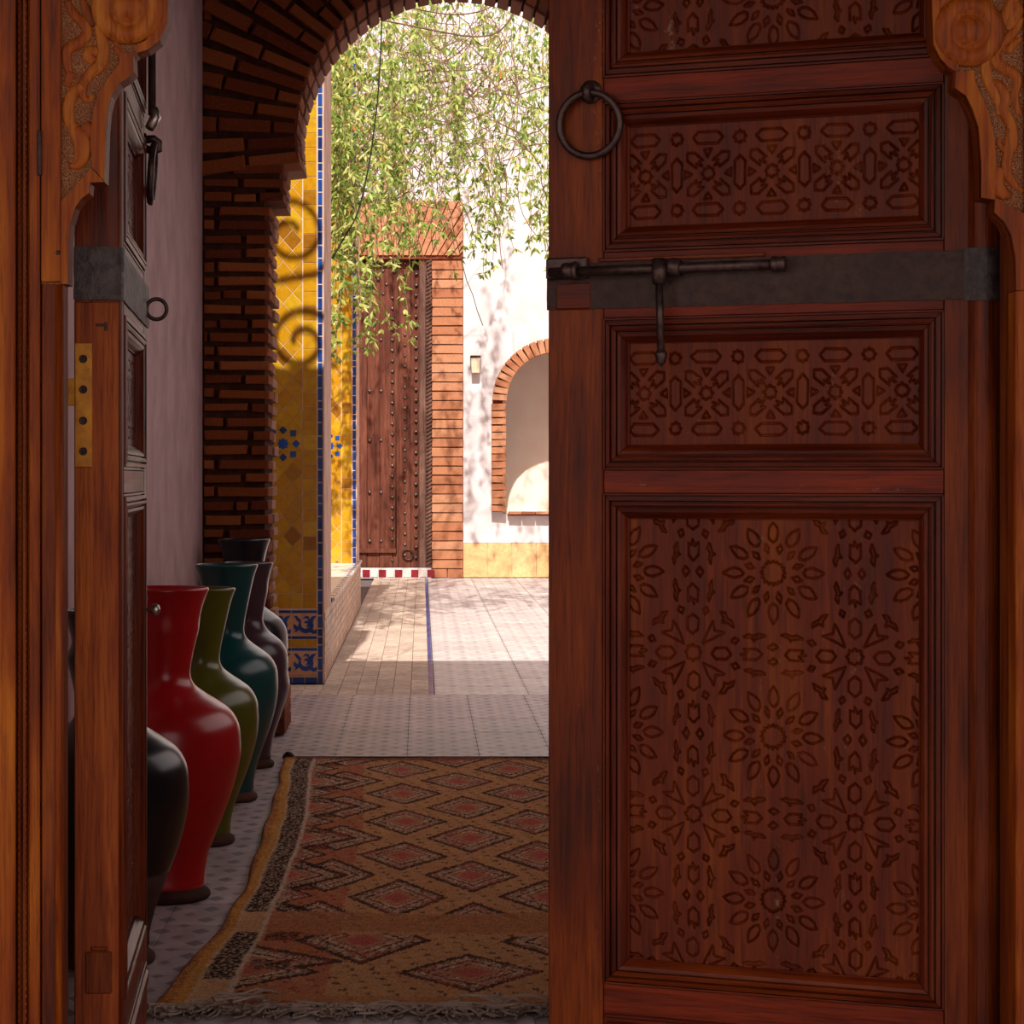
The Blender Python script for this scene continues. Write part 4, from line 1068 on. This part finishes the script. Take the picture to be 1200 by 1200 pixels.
    put(bx0 < .048, gold*.8+ochre*.2, .9); put((bx0 < .012) & (n1 > .5), red*.6, .8)
    bd = (bx0 > .040) & (bx0 < .102) & ~plain & (y > 5.2) & (y < 9.9) 
    put((bx0 > .040) & (bx0 < .102), tan, .8); put(bd & (n1 > .28), dark, .95); put(bd & (n1 <= .28), cream*.8, .8)
    put((bx0 > .102) & (bx0 < .114), cream, .75); put((bx0 > .034) & (bx0 < .042), cream*.9, .5)
    put((y > 9.29) , dark*1.6+red*.3, .75); put((y > 9.25) & (y < 9.29) & (n1 > .5), dark, .6)
    C *= (1.08+.34*n1+.20*(rown-.5))[..., None]
    return WX, PY, Z, C
WXr, PYr, Zr, Cr = rug()
ny, nx = Zr.shape
def grid_mesh(name, X_, Y_, Z_, C_=None):
    ny, nx = Z_.shape; idx = np.arange(ny*nx).reshape(ny, nx)
    co = np.stack([X_, Y_, Z_], -1).astype(np.float32)
    f = np.stack([idx[:-1, :-1], idx[:-1, 1:], idx[1:, 1:], idx[1:, :-1]], -1).reshape(-1, 4)
    me = bpy.data.meshes.new(name); me.vertices.add(ny*nx); me.vertices.foreach_set('co', co.ravel()); me.loops.add(f.size); me.loops.foreach_set('vertex_index', f.ravel().astype(np.int32))
    me.polygons.add(len(f)); me.polygons.foreach_set('loop_start', np.arange(0, f.size, 4, dtype=np.int32)); me.update(calc_edges=True)
    if C_ is not None:
        ca = me.color_attributes.new('weave', 'FLOAT_COLOR', 'POINT'); ca.data.foreach_set('color', np.concatenate([C_, np.ones((*C_.shape[:2], 1))], -1).astype(np.float32).ravel())
    return me
t = NT('knotted_wool', .95, spec=.1); at = t.n('ShaderNodeAttribute', _attribute_name='weave'); sc_ = t.noise(t.coords((1, .5, 1)), 260, 3, .7)
t.color(t.mix(1.0, at.outputs['Color'], t.ramp(sc_, [(.3, (.6, .58, .55)), (.65, (1.15, 1.15, 1.15))]), 'MULTIPLY')); t.bump(sc_, .004); M['wool'] = t.m
rg = empty('berber_rug', (.2, 7.1, 0), 0, 'long worn ochre and rust rug with rows of diamonds on the corridor floor', 'rug')
o = bpy.data.objects.new('pile', grid_mesh('pile', WXr-.2, PYr-7.1, Zr, Cr)); link(o, rg, M['wool'])
m = MB()                                    # thickness edge
ring = [(WXr[j, 0]-.2, PYr[j, 0]-7.1, Zr[j, 0]) for j in range(0, ny, 10)]+[(WXr[-1, i]-.2, PYr[-1, i]-7.1, Zr[-1, i]) for i in range(0, nx, 10)]
V = [p for q in ring for p in (q, (q[0], q[1], .001))]; m.add(V, [(2*i, 2*i+1, 2*i+3, 2*i+2) for i in range(len(ring)-1)])
m.tube([(WXr[j, 0]-.2, PYr[j, 0]-7.1, .010) for j in range(0, ny, 12)], .009, 8)
m.build('selvedge', wood('selvedge_wool', '#5a2a10', '#8a5020', '#b07830', 'X', .95), rg)
m = MB(); m.tube([(WXr[-1, 0]-.2-.005+.03*k/8, 9.36-7.1+.01*math.sin(k), .012+.016*math.sin(PI*k/8)) for k in range(9)], .012, 8); m.tube([(WXr[-1, i]-.2, 9.365-7.1, .012) for i in range(0, nx, 12)], .007, 6); m.build('end_cord', M['strap'], rg)
m = MB(); rs = random.Random(8)
x = -.59
while x < 1.0:
    n = 3; big = rs.random() < .06
    for q in range(6 if big else n):
        L = rs.uniform(.06, .13); p = (x+rs.uniform(-.01, .01)-.2, 4.975-7.1, .014+(.02*rs.random() if big else 0)); P = [p]; a = rs.uniform(-1.1, 1.1)
        for s_ in range(4):
            a += rs.uniform(-.7, .7); p = (p[0]+math.sin(a)*L/4, p[1]-math.cos(a)*L/4, max(.004, p[2]+rs.uniform(-.006, .004)+(.008 if big and s_ < 2 else 0))); P.append(p)
        m.tube(P, .0026, 5)
    x += rs.uniform(.007, .013)
fr = m.build('fringe', m_plaster('raw_wool_fringe', '#8a7468', '#b49c8c'), rg, fix=False); fr['kind'] = 'stuff'

# ---------------------------------------------------------------- vine
t = NT('sunlit_leaf', .55, spec=.3); g_ = t.n('ShaderNodeNewGeometry'); 
c = t.ramp(g_.outputs['Random Per Island'], [(0, hx('#4e6c24')), (.35, hx('#7e9838')), (.7, hx('#b0bc5c')), (.93, hx('#d6d48c')), (1, hx('#b06a34'))]); t.color(c)
tr = t.n('ShaderNodeBsdfTranslucent'); t.l(c, tr.inputs[0]); mx = t.n('ShaderNodeMixShader'); mx.inputs[0].default_value = .35; t.l(t.p.outputs[0], mx.inputs[1]); t.l(tr.outputs[0], mx.inputs[2]); t.l(mx.outputs[0], t.t.nodes['Material Output'].inputs[0]); M['leaf'] = t.m
M['twig'] = m_plaster('vine_twig', '#6a5a40', '#94865e', .8, .001, 20); M['twig2'] = m_plaster('dry_twig', '#5c4034', '#7c5c4a', .8, .001, 20)
vine = empty('hanging_vine', (-.1, 18.5, 4.7), 0, 'dense light-green vine trailing down into the courtyard from above the arch', 'plant')
OX, OY, OZ = -.1, 18.5, 4.7
class Leaves:
    def __init__(s): s.v = []; s.f = []
    def leaf(s, p, d, L, w, up):
        d = d.normalized(); sd_ = d.cross(up); 
        if sd_.length < .1: sd_ = d.cross(Vector((1, 0, 0)))
        sd_.normalize(); n_ = sd_.cross(d)
        b = len(s.v)
        for q in (p, p+d*L*.45+sd_*w-n_*w*.25, p+d*L, p+d*L*.45-sd_*w-n_*w*.25, p+d*L*.5): s.v.append((q.x-OX, q.y-OY, q.z-OZ))
        s.f += [(b, b+1, b+4), (b+1, b+2, b+4), (b+2, b+3, b+4), (b+3, b, b+4)]
LV = Leaves(); ST = MB(); R = random.Random(11)
def strand(x, y, z0, z1, dens, lean, leafy=1.0, r=.0026):
    P = [Vector((x, y, z0))]; L = z0-z1; n = max(3, int(L/.16)); vx = lean; vy = R.uniform(-.1, .1); ph = R.uniform(0, 6)
    for i in range(n):
        vx += R.uniform(-.16, .16)-vx*.12; vy += R.uniform(-.12, .12)-vy*.1
        P.append(P[-1]+Vector((vx*L/n, vy*L/n, -L/n*R.uniform(.85, 1.1))))
    ST.tube([(p.x-OX, p.y-OY, p.z-OZ) for p in P], r, 3, smooth=False)
    for i in range(len(P)-1):
        a, b_ = P[i], P[i+1]; tdir = (b_-a); k = R.random()
        while k < dens*tdir.length*31*leafy:
            q = a+tdir*R.random(); out = Vector((R.uniform(-1, 1), R.uniform(-1, 1), R.uniform(-1.1, .1)))
            tw = q+out.normalized()*R.uniform(.0, .07)
            for _ in range(R.choice((2, 3, 3, 4))):
                dd = Vector((R.uniform(-.8, .8), R.uniform(-.8, .8), R.uniform(-1.2, -.05)))
                LV.leaf(tw, dd, R.uniform(.042, .09), R.uniform(.0075, .014), Vector((R.uniform(-1, 1), -1, R.uniform(.2, 1))))
            k += 1
def pxw(x, Y): return (x-VX)*Y/F
def pyw(y, Y): return CZ+(VY-y)*Y/F
def spray(n, xa, xb, Ya, Yb, ytop, ybot, dens, leafy=1.0, lean=.12):
    for _ in range(n):
        Y = R.uniform(Ya, Yb); x = R.uniform(xa, xb); zt = pyw(R.uniform(*ytop), Y); zb = pyw(R.uniform(*ybot), Y)
        if zt-zb < .25: continue
        strand(pxw(x, Y), Y, zt, zb, dens, R.uniform(-lean, lean), leafy)
spray(34, 386, 420, 15.2, 18.8, (-60, 90), (150, 330), .55)
spray(16, 388, 416, 15.5, 18.5, (60, 180), (310, 410), .7, lean=.05)
spray(5, 392, 422, 15.5, 17, (100, 200), (385, 450), .8, lean=.06)
spray(46, 412, 505, 16, 22, (-80, 120), (140, 300), .55)
spray(12, 430, 505, 16.5, 21, (0, 160), (290, 345), .5)
spray(34, 490, 560, 17, 23.5, (-80, 100), (120, 250), .42)
spray(6, 505, 560, 17, 22, (20, 140), (240, 300), .45)
spray(40, 550, 660, 17, 24, (-80, 80), (90, 260), .34)
spray(12, 560, 680, 17, 22, (-20, 140), (230, 330), .33)
spray(12, 555, 650, 17, 21, (120, 220), (265, 335), .8, lean=.08)
spray(34, 400, 680, 22, 25.8, (-240, -10), (-40, 190), .38)
# bare tangle of twigs in the upper middle
T2 = MB()
for _ in range(300):
    Y = R.uniform(17, 24); x = R.gauss(525, 55); y = R.gauss(115, 52)
    p = Vector((pxw(x, Y), Y, pyw(y, Y))); a = R.uniform(0, 2*PI); P = [p]
    for s_ in range(R.randint(3, 6)):
        a += R.uniform(-.7, .7); P.append(P[-1]+Vector((math.cos(a)*.11, R.uniform(-.06, .06), math.sin(a)*.11)))
    T2.tube([(q.x-OX, q.y-OY, q.z-OZ) for q in P], R.choice((.0025, .003, .005)), 3, smooth=False)
for _ in range(70):    # longer arching shoots, some over the white wall
    Y = R.uniform(17, 25); x = R.uniform(395, 660); y = R.uniform(-40, 200); p = Vector((pxw(x, Y), Y, pyw(y, Y))); a = -PI/2+R.uniform(-.9, .9); P = [p]
    for s_ in range(R.randint(6, 11)):
        a += R.uniform(-.22, .22); P.append(P[-1]+Vector((math.cos(a)*.13, R.uniform(-.04, .04), math.sin(a)*.13)))
    T2.tube([(q.x-OX, q.y-OY, q.z-OZ) for q in P], .004, 3, smooth=False)
for pts in ([(386, 232), (400, 205), (420, 178), (438, 160)], [(386, 200), (402, 228), (420, 250)], [(386, 240), (398, 215), (412, 190)], [(392, 175), (408, 200), (426, 222)]):
    T2.tube([(pxw(x, 16)-OX, 16-OY, pyw(y, 16)-OZ) for x, y in catmull(pts, 4)], .006, 5)
me = bpy.data.meshes.new('leaves'); me.from_pydata(LV.v, [], LV.f); me.update()
o = bpy.data.objects.new('leaves', me); link(o, vine, M['leaf']); o['kind'] = 'stuff'
o = ST.build('stems', M['twig'], vine, fix=False); o['kind'] = 'stuff'
o = T2.build('bare_twigs', M['twig2'], vine, fix=False); o['kind'] = 'stuff'
print('leaves', len(LV.f)//4, 'twig verts', len(T2.v)+len(ST.v))
# cables
cb = MB(); Yc = 12.4
cb.tube([(pxw(x, Yc), Yc, pyw(y, Yc)) for x, y in catmull([(448, -20), (447, 40), (443, 110), (436, 170), (428, 215), (418, 252), (405, 276), (389, 303)], 6)], .0045, 6)
tag(cb.build('hanging_cable', m_ceram('black_rubber', '#181210', '#181210', .5)), 'thin black cable hanging down left of the vine', 'cable')
cb = MB(); Yc = 15.0
cb.tube([(pxw(x, Yc), Yc, pyw(y, Yc)) for x, y in catmull([(430, 20), (470, 28), (510, 36), (545, 42), (570, 42), (585, 36), (598, 22), (612, -10)], 6)], .006, 6)
tag(cb.build('slack_wire', M['twig2']), 'slack wire looping across the top of the vine, the lower one', 'cable')
cb = MB(); Yc = 15.6
cb.tube([(pxw(x, Yc), Yc, pyw(y, Yc)) for x, y in catmull([(470, 6), (500, 13), (530, 17), (555, 15), (575, 8), (590, -6)], 6)], .005, 6)
tag(cb.build('slack_wire', M['twig2']), 'short slack wire above the lower one, just under the arch crown', 'cable')
# wrought-iron scroll railing on the roof edge (casts the curled shadows on the near pillar)
rl = empty('roof_railing', (-.8, 10.95, 4.1), 0, 'wrought-iron scroll railing on the roof above, only its shadow shows', 'railing')
def spiral(cx, cz, r, turns, a0, sgn=1): return [(cx+(r*(1-.78*k/30))*math.cos(a0+sgn*2*PI*turns*k/30), 0, cz+(r*(1-.78*k/30))*math.sin(a0+sgn*2*PI*turns*k/30)) for k in range(31)]
b = MB(); b.tube(spiral(.04, .02, .20, 1.5, 0), .017, 8); b.build('scroll', M['iron'], rl)
b = MB(); b.tube(spiral(-.02, .62, .22, 1.4, PI, -1), .015, 8); b.build('scroll', M['iron'], rl)
b = MB(); b.tube([(-.35, 0, .35), (-.1, 0, .36), (.12, 0, .40), (.24, 0, .52)], .016, 8); b.cyl((-.4, 0, -.1), (-.4, 0, 1.0), .016, 8); b.cyl((.34, 0, 0), (.34, 0, .12), .012, 8); b.tube([(-.4, 0, -.05), (-.2, 0, -.12), (.1, 0, -.18), (.34, 0, 0)], .014, 8); b.build('bar', M['iron'], rl)
